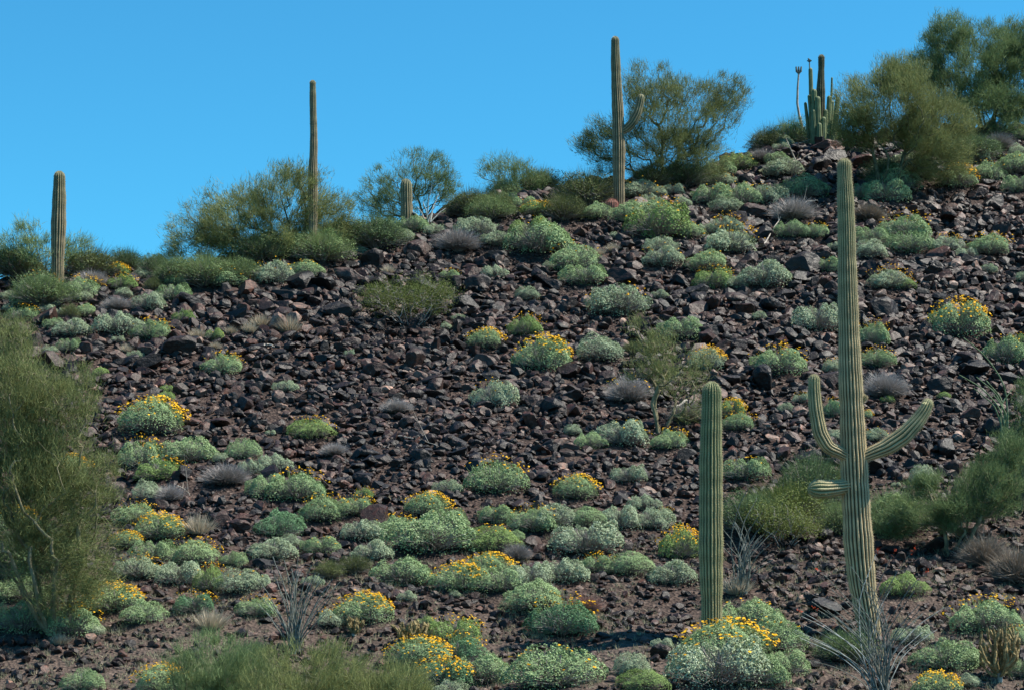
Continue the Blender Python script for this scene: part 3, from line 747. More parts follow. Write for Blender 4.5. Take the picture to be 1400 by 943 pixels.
# ------------------------------------------------------------------ cacti
def ribbed(path, radii, ribs, per=8, depth=0.10, h0=0.0, h1=1.0, step=0.05, twist=0.0):
    """resampled ribbed column with rounded tip -> V,F,crest,hgt,(spine pts, normals)"""
    P = np.asarray(path, float); Rr = np.asarray(radii, float)
    seg = np.linalg.norm(np.diff(P, axis=0), axis=1); s = np.concatenate([[0], np.cumsum(seg)]); L = s[-1]
    # Catmull-like smoothing through dense interpolation + moving average
    t = np.linspace(0, L, max(int(L/step), 12))
    Q = np.stack([np.interp(t, s, P[:, k]) for k in range(3)], -1); rr = np.interp(t, s, Rr)
    w = max(3, int(len(t)*0.12) | 1)
    ker = np.hanning(w+2)[1:-1]; ker /= ker.sum()
    def sm(a):
        pa = np.pad(a, (w//2, w//2), mode='edge'); 
        # reflect the ends linearly
        for j in range(w//2): pa[w//2-1-j] = 2*a[0]-a[min(j+1, len(a)-1)]; pa[-(w//2)+j] = 2*a[-1]-a[max(-2-j, -len(a))]
        return np.convolve(pa, ker, 'valid')
    Q = np.stack([sm(Q[:, k]) for k in range(3)], -1)
    rr = sm(rr)*(1+0.022*np.sin(t*4.3+P[0][0]*9)+0.018*np.sin(t*9.7+1.3)+0.012*np.sin(t*23.0))
    rr_s = rr.copy()
    # round the tip
    rt = rr[-1]; d = L-t; m = d < rt*1.15
    rr[m] *= np.sqrt(np.clip(1-(1-d[m]/(rt*1.15))**2, 0.0, 1))
    # extra rings near tip
    tt = np.unique(np.concatenate([t, L-rt*1.15*(1-np.cos(np.linspace(0, np.pi/2, 9)))])); tt = tt[(tt >= 0) & (tt <= L)]
    Q = np.stack([np.interp(tt, t, Q[:, k]) for k in range(3)], -1)
    base_r = np.interp(tt, t, rr_s); d = L-tt
    rr = base_r*np.where(d < rt*1.15, np.sqrt(np.clip(1-(1-d/(rt*1.15))**2, 0.0004, 1)), 1)
    n = len(tt); K = ribs*per
    T = unit(np.gradient(Q, axis=0))
    a = np.array([0, 1.0, 0]) if abs(T[0][1]) < 0.9 else np.array([1.0, 0, 0])
    U = np.cross(T[0], a); U /= np.linalg.norm(U)
    th = np.linspace(0, 2*np.pi, K, endpoint=False)
    crest = np.abs(np.cos(th*ribs/2))**0.8            # 1 crest 0 valley
    prof = 1-depth*(1-crest)
    V = []; SP = []; SN = []
    for i in range(n):
        U = U-T[i]*np.dot(U, T[i]); U /= np.linalg.norm(U); W = np.cross(T[i], U)
        an = th+twist*tt[i]
        dirs = np.cos(an)[:, None]*U+np.sin(an)[:, None]*W
        V.append(Q[i]+rr[i]*prof[:, None]*dirs)
        if rr[i] > 0.01:
            SP.append(V[-1][::per]); SN.append(dirs[::per]*1.0+T[i]*0.15)
    V.append(Q[-1:]+T[-1:]*0.001)
    V = np.concatenate(V)
    i = np.arange(n-1)[:, None]*K; j = np.arange(K)[None, :]
    F = np.stack([i+j, i+(j+1) % K, i+K+(j+1) % K, i+K+j], -1).reshape(-1, 4)
    jj = np.arange(K); F2 = np.stack([(n-1)*K+jj, (n-1)*K+(jj+1) % K, np.full(K, n*K)], -1)
    cr = np.concatenate([np.tile(crest, n), [1.0]])
    hg = np.concatenate([np.repeat(h0+(h1-h0)*tt/L, K), [h1]])
    return V, [F, F2], cr, hg, np.concatenate(SP), np.concatenate(SN), rr
def spine_mesh(SP, SN, length, width, k, r):
    P = np.repeat(SP, k, 0); N = unit(np.repeat(SN, k, 0)+r.normal(0, 0.55, (len(SP)*k, 3)))
    V, F, a = strands(P, N, length, width, r)
    return np_mesh('spines', V, F, M['spine'], False, {'rnd': a})
def saguaro(prof, mat, ribs, label, group, arms=(), D=None, foot=None, depth=0.19, spine=(0.035, 0.0016, 5), step=0.045, bury=0.25, name='saguaro', cat='cactus'):
    """prof: [(u, v, width px)] from foot to top; arms: list of [(u,v,w,dy), ...] from root to tip (dy metres towards +y)"""
    p0 = hit(prof[0][0], prof[0][1]) if D is None else None
    if p0 is None:
        p0 = at(prof[0][0], prof[0][1], D); p0.z = float(ground(p0.x, p0.y))
    Dd = p0.y; ppm = FPX/Dd
    e = empty(name, p0, label, cat, group)
    def W_(u, v, dy=0.0):
        q = at(u, v, Dd+dy); return np.array([q.x-p0.x, q.y-p0.y, q.z-p0.z])
    path = [W_(u, v) for u, v, w in prof]; rad = [w/2/ppm for u, v, w in prof]
    path = [path[0]+np.array([0, 0, -bury])]+path; rad = [rad[0]]+rad
    r = np.random.default_rng(int(prof[0][0]))
    V, F, cr, hg, SP, SN, _ = ribbed(path, rad, ribs, depth=depth, step=step)
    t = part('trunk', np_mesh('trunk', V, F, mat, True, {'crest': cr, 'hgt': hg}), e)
    if spine: part('spines', spine_mesh(SP, SN, spine[0], spine[1], spine[2], r), t)
    for a in arms:
        pa = [W_(u, v, dy) for u, v, w, dy in a]; ra = [w/2/ppm for u, v, w, dy in a]
        V, F, cr, hg, SP, SN, _ = ribbed(pa, ra, max(10, int(ribs*0.62)), depth=depth, step=step*0.7, h0=0.45, h1=1.0)
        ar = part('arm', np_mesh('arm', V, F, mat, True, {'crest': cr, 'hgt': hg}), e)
        if spine: part('spines', spine_mesh(SP, SN, spine[0], spine[1], spine[2], r), ar)
    return e
G1 = 'saguaros standing on the hillside'
saguaro([(1191,872,27),(1188,850,31),(1180,810,37),(1174,750,40),(1171,700,39),(1168,640,37),(1165,570,34),(1162,500,31),(1159,400,26.5),(1157,300,23.5),(1155,250,20.5),(1154,217,19)],
        M['sag'], 22, 'tall leaning saguaro with three arms rising behind a bare ocotillo', G1,
        arms=[[(1166,628,13,-0.06),(1148,618,17,-0.12),(1132,611,19,-0.16),(1121,592,20,-0.18),(1115,560,18.5,-0.18),(1113,535,17,-0.18),(1113,511,15.5,-0.18)],
              [(1172,628,15,-0.04),(1190,620,19,-0.07),(1212,611,23,-0.10),(1235,596,24,-0.13),(1253,577,21,-0.15),(1265,560,17,-0.15),(1271,545,14,-0.15)],
              [(1168,664,19,-0.04),(1154,665,20,-0.08),(1140,667,22,-0.12),(1127,668,24,-0.16),(1116,668,25,-0.19),(1105,667,23,-0.21)],
              [(1174,549,6,0.0),(1180,546,8,-0.02),(1184,540,7,-0.03)]])
saguaro([(973,880,25),(973,860,27),(973,820,30),(972,760,32.5),(972,700,33),(972,650,31.5),(972,600,30),(973,565,28.5),(973,540,26.5),(973,521,23)],
        M['sagg'], 20, 'thick armless saguaro with deep ribs rising above yellow flowering bushes', G1)
saguaro([(847,286,14),(846,250,16),(846,200,17.5),(845,160,16),(843,120,14.5),(841.5,80,12.5),(841,50,10.5)],
        M['sagr'], 16, 'saguaro with one upturned arm beside a palo verde on the ridge', G1, step=0.07, spine=(0.03, 0.002, 3),
        arms=[[(847,181,9,0),(856,177,11.5,-0.02),(864,169,12.5,-0.03),(871,156,12,-0.04),(875,142,11,-0.04),(877,129,9.5,-0.04)]])
saguaro([(428,346,11),(428,306,12),(428,270,12.5),(427.5,240,13.5),(428,225,12),(429,205,10.5),(429,180,10),(428,150,9.5),(427.5,110,8)],
        M['sagr'], 14, 'tall slender armless saguaro rising out of an olive palo verde', G1, D=hit(402, 352).y-0.15, step=0.07, spine=(0.03, 0.002, 3))
saguaro([(556,312,15),(556,290,16.5),(555.5,265,16.5),(555,245,14.5)], M['sagr'], 14, 'short stubby saguaro in front of a palo verde on the ridge', G1, step=0.06, spine=(0.03, 0.002, 4))
saguaro([(79,392,15),(79,350,18),(80,310,20.5),(81,270,19),(81.5,234,14)], M['sagr'], 16, 'armless saguaro at the left end of the ridge among palo verde', G1, step=0.07, spine=(0.03, 0.002, 3))
# club-topped saguaro and the organ pipe stems beside it
hp = hit(1122, 204); DO = hp.y+0.4
saguaro([(1122,196,11),(1122,160,12.5),(1122,125,12),(1122.5,104,9.5),(1123,93,8),(1123,86,9.5),(1123,75,8)], M['organdark'], 14, 'dark saguaro with a pinched club-shaped top among thin organ pipe stems', G1, D=DO+0.5, step=0.05, spine=(0.03, 0.002, 3))
e = empty('organ_pipe_cactus', onground((1122-700)/FPX*DO, DO), 'clump of thin upright organ pipe stems on the right part of the ridge', 'cactus')
for (u, vt, w, dy, lean) in [(1108,93,5,0,0),(1113,122,6.5,-.2,1),(1118,132,7,-.35,0),(1106,130,4,-.1,-2),(1134,131,6,-.2,0),(1138,138,5,-.1,1),(1145.5,133,6,0,1),(1101,140,4,.1,-2),
                             (1129,150,5,-.3,0),(1137.5,106,2.4,.2,0),(1126,160,6,-.4,0),(1112,150,5,-.4,-1),(1144,155,5,-.3,2),(1120,168,6,-.5,0)]:
    q = at(u, vt, DO+dy); b0 = at(u-lean*1.5+(1122-u)*0.25, 200, DO+dy); zb = float(ground(b0.x, b0.y))
    pts = [(b0.x, b0.y, zb-0.15), (b0.x*0.5+q.x*0.5, b0.y, zb*0.6+q.z*0.4), (q.x, q.y, q.z)]
    pts = [np.array(p)-np.array(e.location) for p in pts]
    r_ = w*1.22/2/(FPX/DO)
    V, F, cr, hg, SP, SN, _ = ribbed(pts, [r_*1.05, r_*1.1, r_*0.9], 9, per=5, depth=0.2, step=0.06)
    part('stem', np_mesh('stem', V, F, M['organ'], True, {'crest': cr, 'hgt': hg}), e)
# barrel cactus
pb = hit(837, 289)
e = empty('barrel_cactus', pb, 'small reddish barrel cactus at the foot of the one-armed ridge saguaro', 'cactus')
V, F, cr, hg, SP, SN, _ = ribbed([(0, 0, -0.05), (0, 0, 0.1), (0, 0, 0.25), (0, 0, 0.36)], [0.15, 0.19, 0.18, 0.14], 16, depth=0.15, step=0.025)
t = part('body', np_mesh('body', V, F, M['barrel'], True, {'crest': cr, 'hgt': hg}), e)
V, F, a = strands(np.repeat(SP, 4, 0), unit(np.repeat(SN, 4, 0)+RNG.normal(0, 0.5, (len(SP)*4, 3))), 0.05, 0.003)
part('spines', np_mesh('spines', V, F, M['reddry'], False, {'rnd': a}), t)

# ------------------------------------------------------------------ trees
def tree(base, crown, label, seed, mat, twmat='bark', K=150, per=150, length=0.26, width=0.0045, stems=4, spread=0.25, group='palo verde trees on the hillside',
         cat='tree', name='palo_verde', r0=None, inner=0.0, hollow=0.35, leafy=False, droop=0.0, bias=None, spf=1.0):
    """base world point; crown: list of ellipsoids (centre (world), radii)"""
    r = np.random.default_rng(seed)
    B = np.array(base)
    pts = []
    wts = np.array([c[1][0]*c[1][2] for c in crown]); wts = wts/wts.sum()
    for ci, (c, rd) in enumerate(crown):
        n = int(K*wts[ci])+1
        d = unit(r.normal(0, 1, (n, 3))); 
        rr = (hollow+(1-hollow)*r.random(n)**0.6)[:, None]
        pts.append(np.array(c)+d*rr*np.array(rd))
    pts = np.concatenate(pts)
    gz = ground(pts[:, 0], pts[:, 1]); pts = pts[pts[:, 2] > gz+0.12]
    pts = pts-B
    order_ = np.argsort(np.linalg.norm(pts, axis=1)); pts = pts[order_]
    nodes = [np.array([0, 0, -0.15])]; par = [-1]; leaf_flag = [False]; plen = [0.0]
    # several leaning main stems
    cen = pts.mean(0)
    for s in range(stems):
        a = 2*np.pi*s/stems+r.uniform(0, 1); tgt = cen*np.array([0.5, 0.5, 0.45])+np.array([np.cos(a), np.sin(a)*0.8, 0])*spread*np.abs(pts).max()*0.5
        prev = 0
        for j in range(1, 5):
            f = j/4; p = nodes[0]*(1-f)+tgt*f+np.array([0, 0, -0.12*np.sin(f*np.pi)*np.linalg.norm(tgt)*0.5])+r.normal(0, 0.05, 3)*f
            nodes.append(p); par.append(prev); leaf_flag.append(False); plen.append(plen[prev]+np.linalg.norm(p-nodes[prev])); prev = len(nodes)-1
    for q in pts:
        A = np.array(nodes); d = np.linalg.norm(A-q, axis=1); c = d+0.28*np.array(plen)
        c[0] += 2.0
        k = int(np.argmin(c)); prev = k; st = nodes[k]; L = d[k]; ns = max(2, int(L/0.22))
        bend = np.array([0, 0, -0.10*L])+r.normal(0, 0.07*L, 3)
        for j in range(1, ns+1):
            f = j/ns; p = st*(1-f)+q*f+bend*np.sin(f*np.pi)+(r.normal(0, 0.018, 3) if j < ns else 0)
            nodes.append(p); par.append(prev); leaf_flag.append(j == ns); plen.append(plen[prev]+np.linalg.norm(p-nodes[prev])); prev = len(nodes)-1
    N = np.array(nodes); n = len(N); cnt = np.zeros(n)
    for i in range(n-1, 0, -1):
        if leaf_flag[i]: cnt[i] += 1
        cnt[par[i]] += cnt[i]
    size = np.abs(pts).max()
    r0 = r0 or 0.028*size
    rad = r0*np.maximum(cnt/cnt[0], 0.0)**0.48; rad = np.maximum(rad, 0.004)
    e = empty(name, base, label, cat, group)
    # chains
    A = Acc(); child = {}
    for i in range(1, n): child.setdefault(par[i], []).append(i)
    starts = [(0, c) for c in child[0]]
    while starts:
        p, c = starts.pop(); chain = [p, c]
        while c in child:
            cs = sorted(child[c], key=lambda z: -cnt[z]); 
            for o_ in cs[1:]: starts.append((c, o_))
            c = cs[0]; chain.append(c)
        rads = [rad[k] for k in chain]; rads[0] = min(rad[chain[0]], rad[chain[1]]*1.1)
        A.add(*tube(N[chain], rads, 6 if rads[1] > 0.02 else 4))
    part('trunk', A.mesh('trunk', M[twmat]), e)
    # crown: fine green twigs round every branch tip
    tips = N[np.array(leaf_flag)]
    c0 = tips.mean(0); out = unit(tips-c0*np.array([1, 1, 0.6]))
    m = len(tips)
    dens = r.uniform(0.25, 1.6, m)*np.clip(1+0.38*np.sin(tips @ np.array([3.9, 1.7, 1.3])*(4.0/size)+seed)+0.38*np.sin(tips @ np.array([-1.2, 1.9, 4.3])*(4.4/size)+2*seed), 0.3, 2.0)
    reps = (per*dens*0.85).astype(int)
    C = np.repeat(tips, reps, 0); O = np.repeat(out, reps, 0); cr_ = np.repeat(r.random(m), reps); tot = len(C)
    sp = r.uniform(0.12, 0.34, m)*max(1.0, size/2.8)*spf
    P = C+unit(r.normal(0, 1, (tot, 3)))*(np.repeat(sp, reps)*r.random(tot)**0.5)[:, None]*np.array([1, 1, 0.8])
    gdir = np.array([0, 0, 0.6-droop]) if bias is None else np.array(bias)
    Dr = unit(O*0.55+gdir+r.normal(0, 0.5, (tot, 3)))
    if leafy:
        V, F, a = leaves(P, Dr, 0.016*max(1, size/1.5), 0.5, r)
        a = a*0.6+np.repeat(cr_, 4)*0.4
        V2, F2, a2 = strands(P[::3], Dr[::3], length, width, r)
        me = np_mesh('crown', np.concatenate([V, V2]), [F, F2+len(V)], M[mat], False, {'rnd': np.concatenate([a, a2])})
    else:
        V, F, a = strands(P, Dr, length*0.8, width*1.1, r)
        a = a*0.55+np.repeat(cr_, 3)*0.45
        Pl = P+Dr*length*0.3+r.normal(0, 0.03, P.shape)
        V2, F2, a2 = leaves(Pl, Dr, width*1.9, 0.5, r)
        a2 = a2*0.5+np.repeat(cr_, 4)*0.5
        me = np_mesh('crown', np.concatenate([V, V2]), [F, F2+len(V)], M[mat], False, {'rnd': np.concatenate([a, a2])})
    part('crown', me, e)
    return e
def ell(u, v, ru, rv, D, rd=None):
    """ellipsoid about photo pixel (u,v) at distance D, radii in photo px"""
    k = D/FPX; c = at(u, v, D); return (tuple(c), (ru*k, (rd or min(ru, 75))*k, rv*k))
def foot_at(u, v):
    p = hit(u, v); return p
# ridge palo verdes
p = foot_at(402, 352); D = p.y+0.5; b = onground((402-700)/FPX*D, D)
tree(b, [ell(395,272,62,52,D), ell(320,305,72,52,D), ell(262,330,42,34,D), ell(450,300,36,48,D), ell(370,335,85,34,D)],
     'broad olive palo verde wrapped around the tall slender ridge saguaro', 11, 'palo', K=660, per=92, stems=6, length=0.24, width=0.0055)
D = hit(575, 318).y+2.2; b = onground((575-700)/FPX*D, D)
tree(b, [ell(570,240,45,36,D), ell(515,262,28,32,D), ell(605,262,25,28,D), ell(530,285,50,20,D)],
     'open-crowned palo verde behind the stubby ridge saguaro', 12, 'palog', K=320, per=45, stems=5, length=0.24, width=0.0055)
D = hit(700, 280).y+2.0; b = onground((703-700)/FPX*D, D)
tree(b, [ell(690,235,40,22,D), ell(725,250,28,18,D)], 'small sparse palo verde on the skyline left of the one-armed saguaro', 13, 'palog', K=150, per=38, stems=4, length=0.24, width=0.0055)
D = hit(905, 262).y+0.9; b = onground((905-700)/FPX*D, D)
tree(b, [ell(925,165,75,58,D), ell(890,120,42,34,D), ell(995,135,32,32,D), ell(830,200,38,40,D), ell(920,215,85,35,D), ell(800,195,16,12,D)],
     'large spreading palo verde beside the one-armed ridge saguaro', 14, 'palo', K=760, per=66, stems=7, length=0.26, width=0.0055)
D = hit(1200, 268).y+0.2; b = onground((1203-700)/FPX*D, D)
tree(b, [ell(1215,150,75,55,D), ell(1172,178,34,28,D), ell(1280,180,55,55,D), ell(1230,105,40,25,D), ell(1290,225,40,22,D)],
     'dense palo verde with dark crooked limbs on the right ridge', 15, 'palo', K=720, per=88, stems=7, length=0.26, width=0.0055, r0=0.10)
D = hit(1340, 225).y+2.2; b = onground((1350-700)/FPX*D, D)
tree(b, [ell(1330,90,75,60,D), ell(1300,48,36,28,D), ell(1268,110,34,40,D), ell(1385,100,45,75,D), ell(1340,160,80,40,D), ell(1400,60,30,35,D)],
     'tallest palo verde at the right end of the skyline', 16, 'palog', K=820, per=120, stems=6, length=0.28, width=0.006)
D = hit(60, 392).y+0.8; b = onground((62-700)/FPX*D, D)
tree(b, [ell(35,325,32,22,D), ell(60,355,70,25,D), ell(105,345,25,28,D), ell(10,350,20,20,D)],
     'low sparse palo verde around the far-left saguaro', 17, 'palog', K=230, per=42, stems=5, length=0.24, width=0.0055)
# midslope
p = foot_at(903, 590); b = p; D = p.y
tree(b, [ell(930,510,48,36,D), ell(905,470,26,22,D), ell(880,500,26,28,D), ell(950,560,26,20,D), ell(868,440,10,18,D)],
     'bare-limbed palo verde growing in the talus above the thick saguaro', 18, 'palo', 'barklight', K=170, per=36, stems=4, length=0.2, width=0.0045)
# near palo verde at the left edge
p = foot_at(75, 868); b = p; D = p.y
tree(b, [ell(25,560,65,90,D), ell(85,550,50,70,D), ell(110,650,60,60,D), ell(40,700,75,75,D), ell(120,740,55,50,D), ell(15,475,35,45,D), ell(75,790,85,42,D), ell(-70,620,60,130,D), ell(70,635,70,45,D), ell(30,640,55,50,D)],
     'large feathery palo verde filling the left edge of the view', 19, 'palo', 'barklight', K=920, per=96, spf=0.6, stems=8, length=0.24, width=0.0036, r0=0.11, hollow=0.2)
# right hand tangle
p = foot_at(1300, 762); b = p; D = p.y
tree(b, [ell(1300,700,50,28,D), ell(1352,668,50,44,D), ell(1228,712,34,24,D), ell(1378,620,28,30,D), ell(1265,665,24,18,D)],
     'sprawling green palo verde right of the three-armed saguaro', 20, 'palog', 'barklight', K=420, per=62, spf=0.7, stems=7, length=0.2, width=0.004, hollow=0.2)
p = foot_at(1395, 700); b = p; D = p.y
tree(b, [ell(1395,600,28,45,D), ell(1420,560,40,50,D)], 'slim green palo verde cut by the right edge of the view', 21, 'palog', K=120, per=60, stems=3, length=0.2, width=0.004)
# near the bottom edge
for (u, vt, ru, D, sd, lb, mt) in [(300, 925, 72, 31.0, 22, 'low feathery palo verde at the bottom edge, left of the dark ocotillo', 'palog'),
                               (420, 935, 95, 30.3, 23, 'olive feathery palo verde at the bottom edge below the dark ocotillo', 'palo'),
                               (530, 955, 60, 30.0, 24, 'wispy palo verde at the bottom edge left of the yellow flower row', 'palo')]:
    b = onground((u-700)/FPX*D, D)
    tree(b, [ell(u, vt, ru, 62, D), ell(u+ru*0.4, vt+15, ru*0.7, 70, D), ell(u-ru*0.3, vt+30, ru*0.8, 50, D)], lb, sd, mt, K=300, per=85, spf=0.7, stems=6, length=0.22, width=0.0032, hollow=0.1, bias=(0.25, 0, 0.9))
# creosote in the talus
p = foot_at(562, 448); b = p; D = p.y
tree(b, [ell(560,405,62,28,D), ell(520,408,30,22,D), ell(600,405,30,22,D)], 'rounded olive creosote bush alone in the dark talus', 25, 'creosote', 'stemgrey', K=260, per=70, stems=9, length=0.10, width=0.003,
     name='creosote_bush', cat='shrub', group='creosote bushes', leafy=True, spread=0.9, hollow=0.2, r0=0.04)
p = foot_at(1075, 745); b = p; D = p.y
tree(b, [ell(1070,710,46,24,D), ell(1045,705,28,20,D), ell(1098,718,26,18,D)], 'yellow-green creosote bush between the two big saguaros', 26, 'creosote', 'stemgrey', K=230, per=42, stems=9, length=0.10, width=0.003,
     name='creosote_bush', cat='shrub', group='creosote bushes', leafy=True, spread=0.9, hollow=0.2, r0=0.03)

# ------------------------------------------------------------------ ocotillos
def ocotillo(u, v, tips, label, mat, r_px=1.6, red=0, seed=1, bow=0.12, depth=0.5, D=None):
    p = hit(u, v) if D is None else onground((u-700)/FPX*D, D)
    e = empty('ocotillo', p, label, 'ocotillo', 'ocotillos with long thorny canes')
    r = np.random.default_rng(seed); k = p.y/FPX
    for i, (tu, tv) in enumerate(tips):
        dy = r.uniform(-depth, depth); q = np.array(at(tu, tv, p.y+dy))-np.array(p)
        b0 = np.array([r.uniform(-.08, .08), r.uniform(-.08, .08), -0.05])
        L = np.linalg.norm(q); side = np.array([np.sign(q[0])*-1, 0, 0.5])*bow*L*0.5
        ts = np.linspace(0, 1, 12)[:, None]
        path = b0*(1-ts)+q*ts+side*np.sin(ts*np.pi)+0.010*np.sin(ts*17+i)*np.array([1, 0, 0])
        rr = r_px*k*np.linspace(1.15, 0.5, 12)
        V, F = tube(path, rr, 5)
        A = Acc(); A.add(V, F)
        # short thorns
        nth = int(L*22); tt = r.uniform(0.1, 1, nth); P = np.stack([np.interp(tt, ts[:, 0], path[:, c]) for c in range(3)], -1)
        Vt, Ft, at_ = strands(P, unit(r.normal(0, 1, (nth, 3))), 0.035, 0.0022, r)
        A.add(Vt, Ft, at_)
        c = part('cane', A.mesh('cane', M[mat if (mat != 'mixed') else ('canepale' if i % 5 < 1 else 'cane')]), e)
        if i < red:
            n = 15; d = unit(path[-1]-path[-2]); P = path[-1]+d*r.uniform(-0.03, 0.09, n)[:, None]+r.normal(0, 0.010, (n, 3))
            Vr, Fr, ar = leaves(P, r.normal(0, 1, (n, 3)), 0.014, 0.6, r)
            part('flower_head', np_mesh('flower_head', Vr, Fr, M['red'], False, {'rnd': ar}), c)
rr_ = np.random.default_rng(5)
tips = [(1199,755),(1222,757),(1247,753),(1263,783),(1120,780),(1096,836),(1117,832),(1150,839),(1262,838),(1244,868),(1290,830)]
tips += [(1192+float(a)*95, 905-100*math.cos(a)*float(f)) for a, f in zip(rr_.uniform(-1.15, 0.95, 34), rr_.uniform(0.55, 1.25, 34))]
tips += [(1108,872),(1110,822),(1135,815),(1160,770),(1174,795),(1210,825),(1217,840),(1100,900),(1140,842)]
ocotillo(1206, 962, tips, 'bare grey ocotillo with red-tipped canes before the three-armed saguaro', 'mixed', 0.78, 7, 31, bow=0.24, depth=0.7, D=32.2)
tips = [(350+110*i/26+float(rr_.normal(0, 3)), 775+float(rr_.uniform(0, 1))**2*60+abs(i-13)*1.0) for i in range(27)]
tips += [(373,760),(388,765),(425,772),(455,790),(408,762)]
ocotillo(402, 896, tips, 'dark-stemmed upright ocotillo above the feathery shrubs at bottom left', 'cane', 1.0, 0, 32, bow=0.1)
tips = [(988+72*i/27+float(rr_.normal(0, 3)), 705+float(rr_.uniform(0, 1))**1.3*60) for i in range(28)]+[(1022,668),(1004,690),(1035,680)]
ocotillo(1016, 812, tips, 'small dense grey ocotillo right of the thick armless saguaro', 'cane', 0.85, 0, 33, bow=0.22)
ocotillo(1372, 600, [(1318,462),(1312,512),(1335,515),(1348,520),(1330,530),(1358,540),(1385,530)], 'arching green-caned ocotillo near the right edge below the yellow-dotted bush', 'canegreen', 1.3, 0, 34, bow=0.3)
ocotillo(586, 312, [(591,252),(600,266),(571,283),(578,276),(609,285),(596,280),(565,290)], 'small pale ocotillo right of the stubby ridge saguaro', 'canepale', 1.1, 0, 35)
# forked stalk on the skyline
D = hit(1096, 200).y+0.6; p = onground((1097-700)/FPX*D, D)
e = empty('flower_stalk', p, 'thin dark stalk with a three-pronged top on the skyline left of the organ pipes', 'stalk')
P0 = np.array(p); pts = [np.array(at(u, v, D))-P0 for u, v in [(1098,196),(1097,176),(1093,160),(1090,142),(1090.5,120),(1092,101)]]; pts[0][2] = -0.1
V, F = tube(np.array(pts), np.array([2.2, 2.0, 1.8, 1.7, 1.4, 1.3])*D/FPX, 6); A = Acc(); A.add(V, F); part('stem', A.mesh('stem', M['deadwood']), e)
for du in (-3.5, 0, 3.5):
    V, F = tube(np.array([pts[-1], pts[-1]+np.array([du*0.8, 0, 3])*D/FPX, pts[-1]+np.array([du, 0, 9.5])*D/FPX]), np.array([1.2, 1.6, 1.1])*D/FPX, 5)
    A = Acc(); A.add(V, F); part('prong', A.mesh('prong', M['cane']), e)
D = D+0.3; p = onground((1107-700)/FPX*D, D); P0 = np.array(p)
e = empty('flower_stalk', p, 'thin stalk with ragged tip just beside the leftmost organ pipe stem', 'stalk')
pts = [np.array(at(u, v, D))-P0 for u, v in [(1108,192),(1107.5,140),(1107,95),(1106.5,82)]]; pts[0][2] = -0.1
V, F = tube(np.array(pts), np.array([1.2, 1.0, 0.9, 0.8])*D/FPX, 5); A = Acc(); A.add(V, F)
for a_ in range(5):
    t_ = pts[-1]+np.array([(-3+a_*1.5), 0, -1+((a_*7) % 4)*1.0])*D/FPX
    V, F = tube(np.array([pts[-1]-np.array([0, 0, 3])*D/FPX, t_]), np.array([0.8, 0.9])*D/FPX, 4); A.add(V, F)
part('stem', A.mesh('stem', M['cane']), e)

# ------------------------------------------------------------------ chollas
def cholla(u, v, w, h, label, seed, n=16):
    p = hit(u, v); k = p.y/FPX; W = w*k/2; H = h*k; r = np.random.default_rng(seed)
    e = empty('cholla', p, label, 'cactus', 'staghorn chollas')
    joints = Acc(); tr = Acc()
    def joint(a, b, ra):
        ts = np.linspace(0, 1, 7)[:, None]; m = (b-a); sag = np.array([m[0], m[1], -abs(m[2])*0.2])*0.12
        path = a*(1-ts)+b*ts-np.array([0, 0, 1])*0.12*np.linalg.norm(m[:2])*np.sin(ts*np.pi)
        rr = ra*(1+0.18*np.sin(ts[:, 0]*22)); rr[-1] *= 0.45; rr[0] *= 0.7
        V, F = tube(path, rr, 7); V = V+r.normal(0, ra*0.10, V.shape); joints.add(V, F)
        P = np.repeat(path, 26, 0); d = unit(r.normal(0, 1, (len(P), 3))); V, F, a_ = strands(P+d*ra*0.9, d, ra*0.8, 0.0022, r); joints.add(V, F, a_)
    for i in range(n):
        a = 2*np.pi*i/n*2.4+r.uniform(-.3, .3); sp = r.uniform(0.15, 0.95); z0 = H*r.uniform(0.08, 0.22)
        b0 = np.array([np.cos(a)*0.04, np.sin(a)*0.04, z0])
        m = np.array([np.cos(a)*W*sp*0.8, np.sin(a)*W*sp*0.8, z0+H*r.uniform(0.12, 0.34)*(1.2-sp*0.4)])
        joint(b0, m, 0.024)
        for j in range(int(r.integers(1, 4))):
            q1 = m+np.array([np.cos(a)*W*0.12+r.normal(0, W*0.13), np.sin(a)*W*0.12+r.normal(0, W*0.13), H*r.uniform(0.16, 0.34)])
            joint(m, q1, 0.022)
            for l in range(int(r.integers(0, 3))):
                joint(q1, q1+np.array([r.normal(0, W*0.12), r.normal(0, W*0.12), H*r.uniform(0.10, 0.26)]), 0.019)
    V, F = tube(np.array([[0, 0, -0.1], [0, 0, H*0.1], [0.01, 0, H*0.2]]), [0.05, 0.045, 0.03], 8); tr.add(V, F)
    part('trunk', tr.mesh('trunk', M['deadwood']), e); part('joints', joints.mesh('joints', M['cholla'], True), e)
cholla(1367, 932, 66, 78, 'tan staghorn cholla with many upright fingers at bottom right', 41, 22)
cholla(562, 882, 58, 34, 'low tan cholla between yellow-flowered bushes at the bottom', 42, 18)
cholla(484, 868, 34, 26, 'small tan cholla right of the dark-stemmed ocotillo', 43, 12)
cholla(675, 292, 34, 16, 'low tan cholla on the ridge left of the one-armed saguaro', 44, 10)

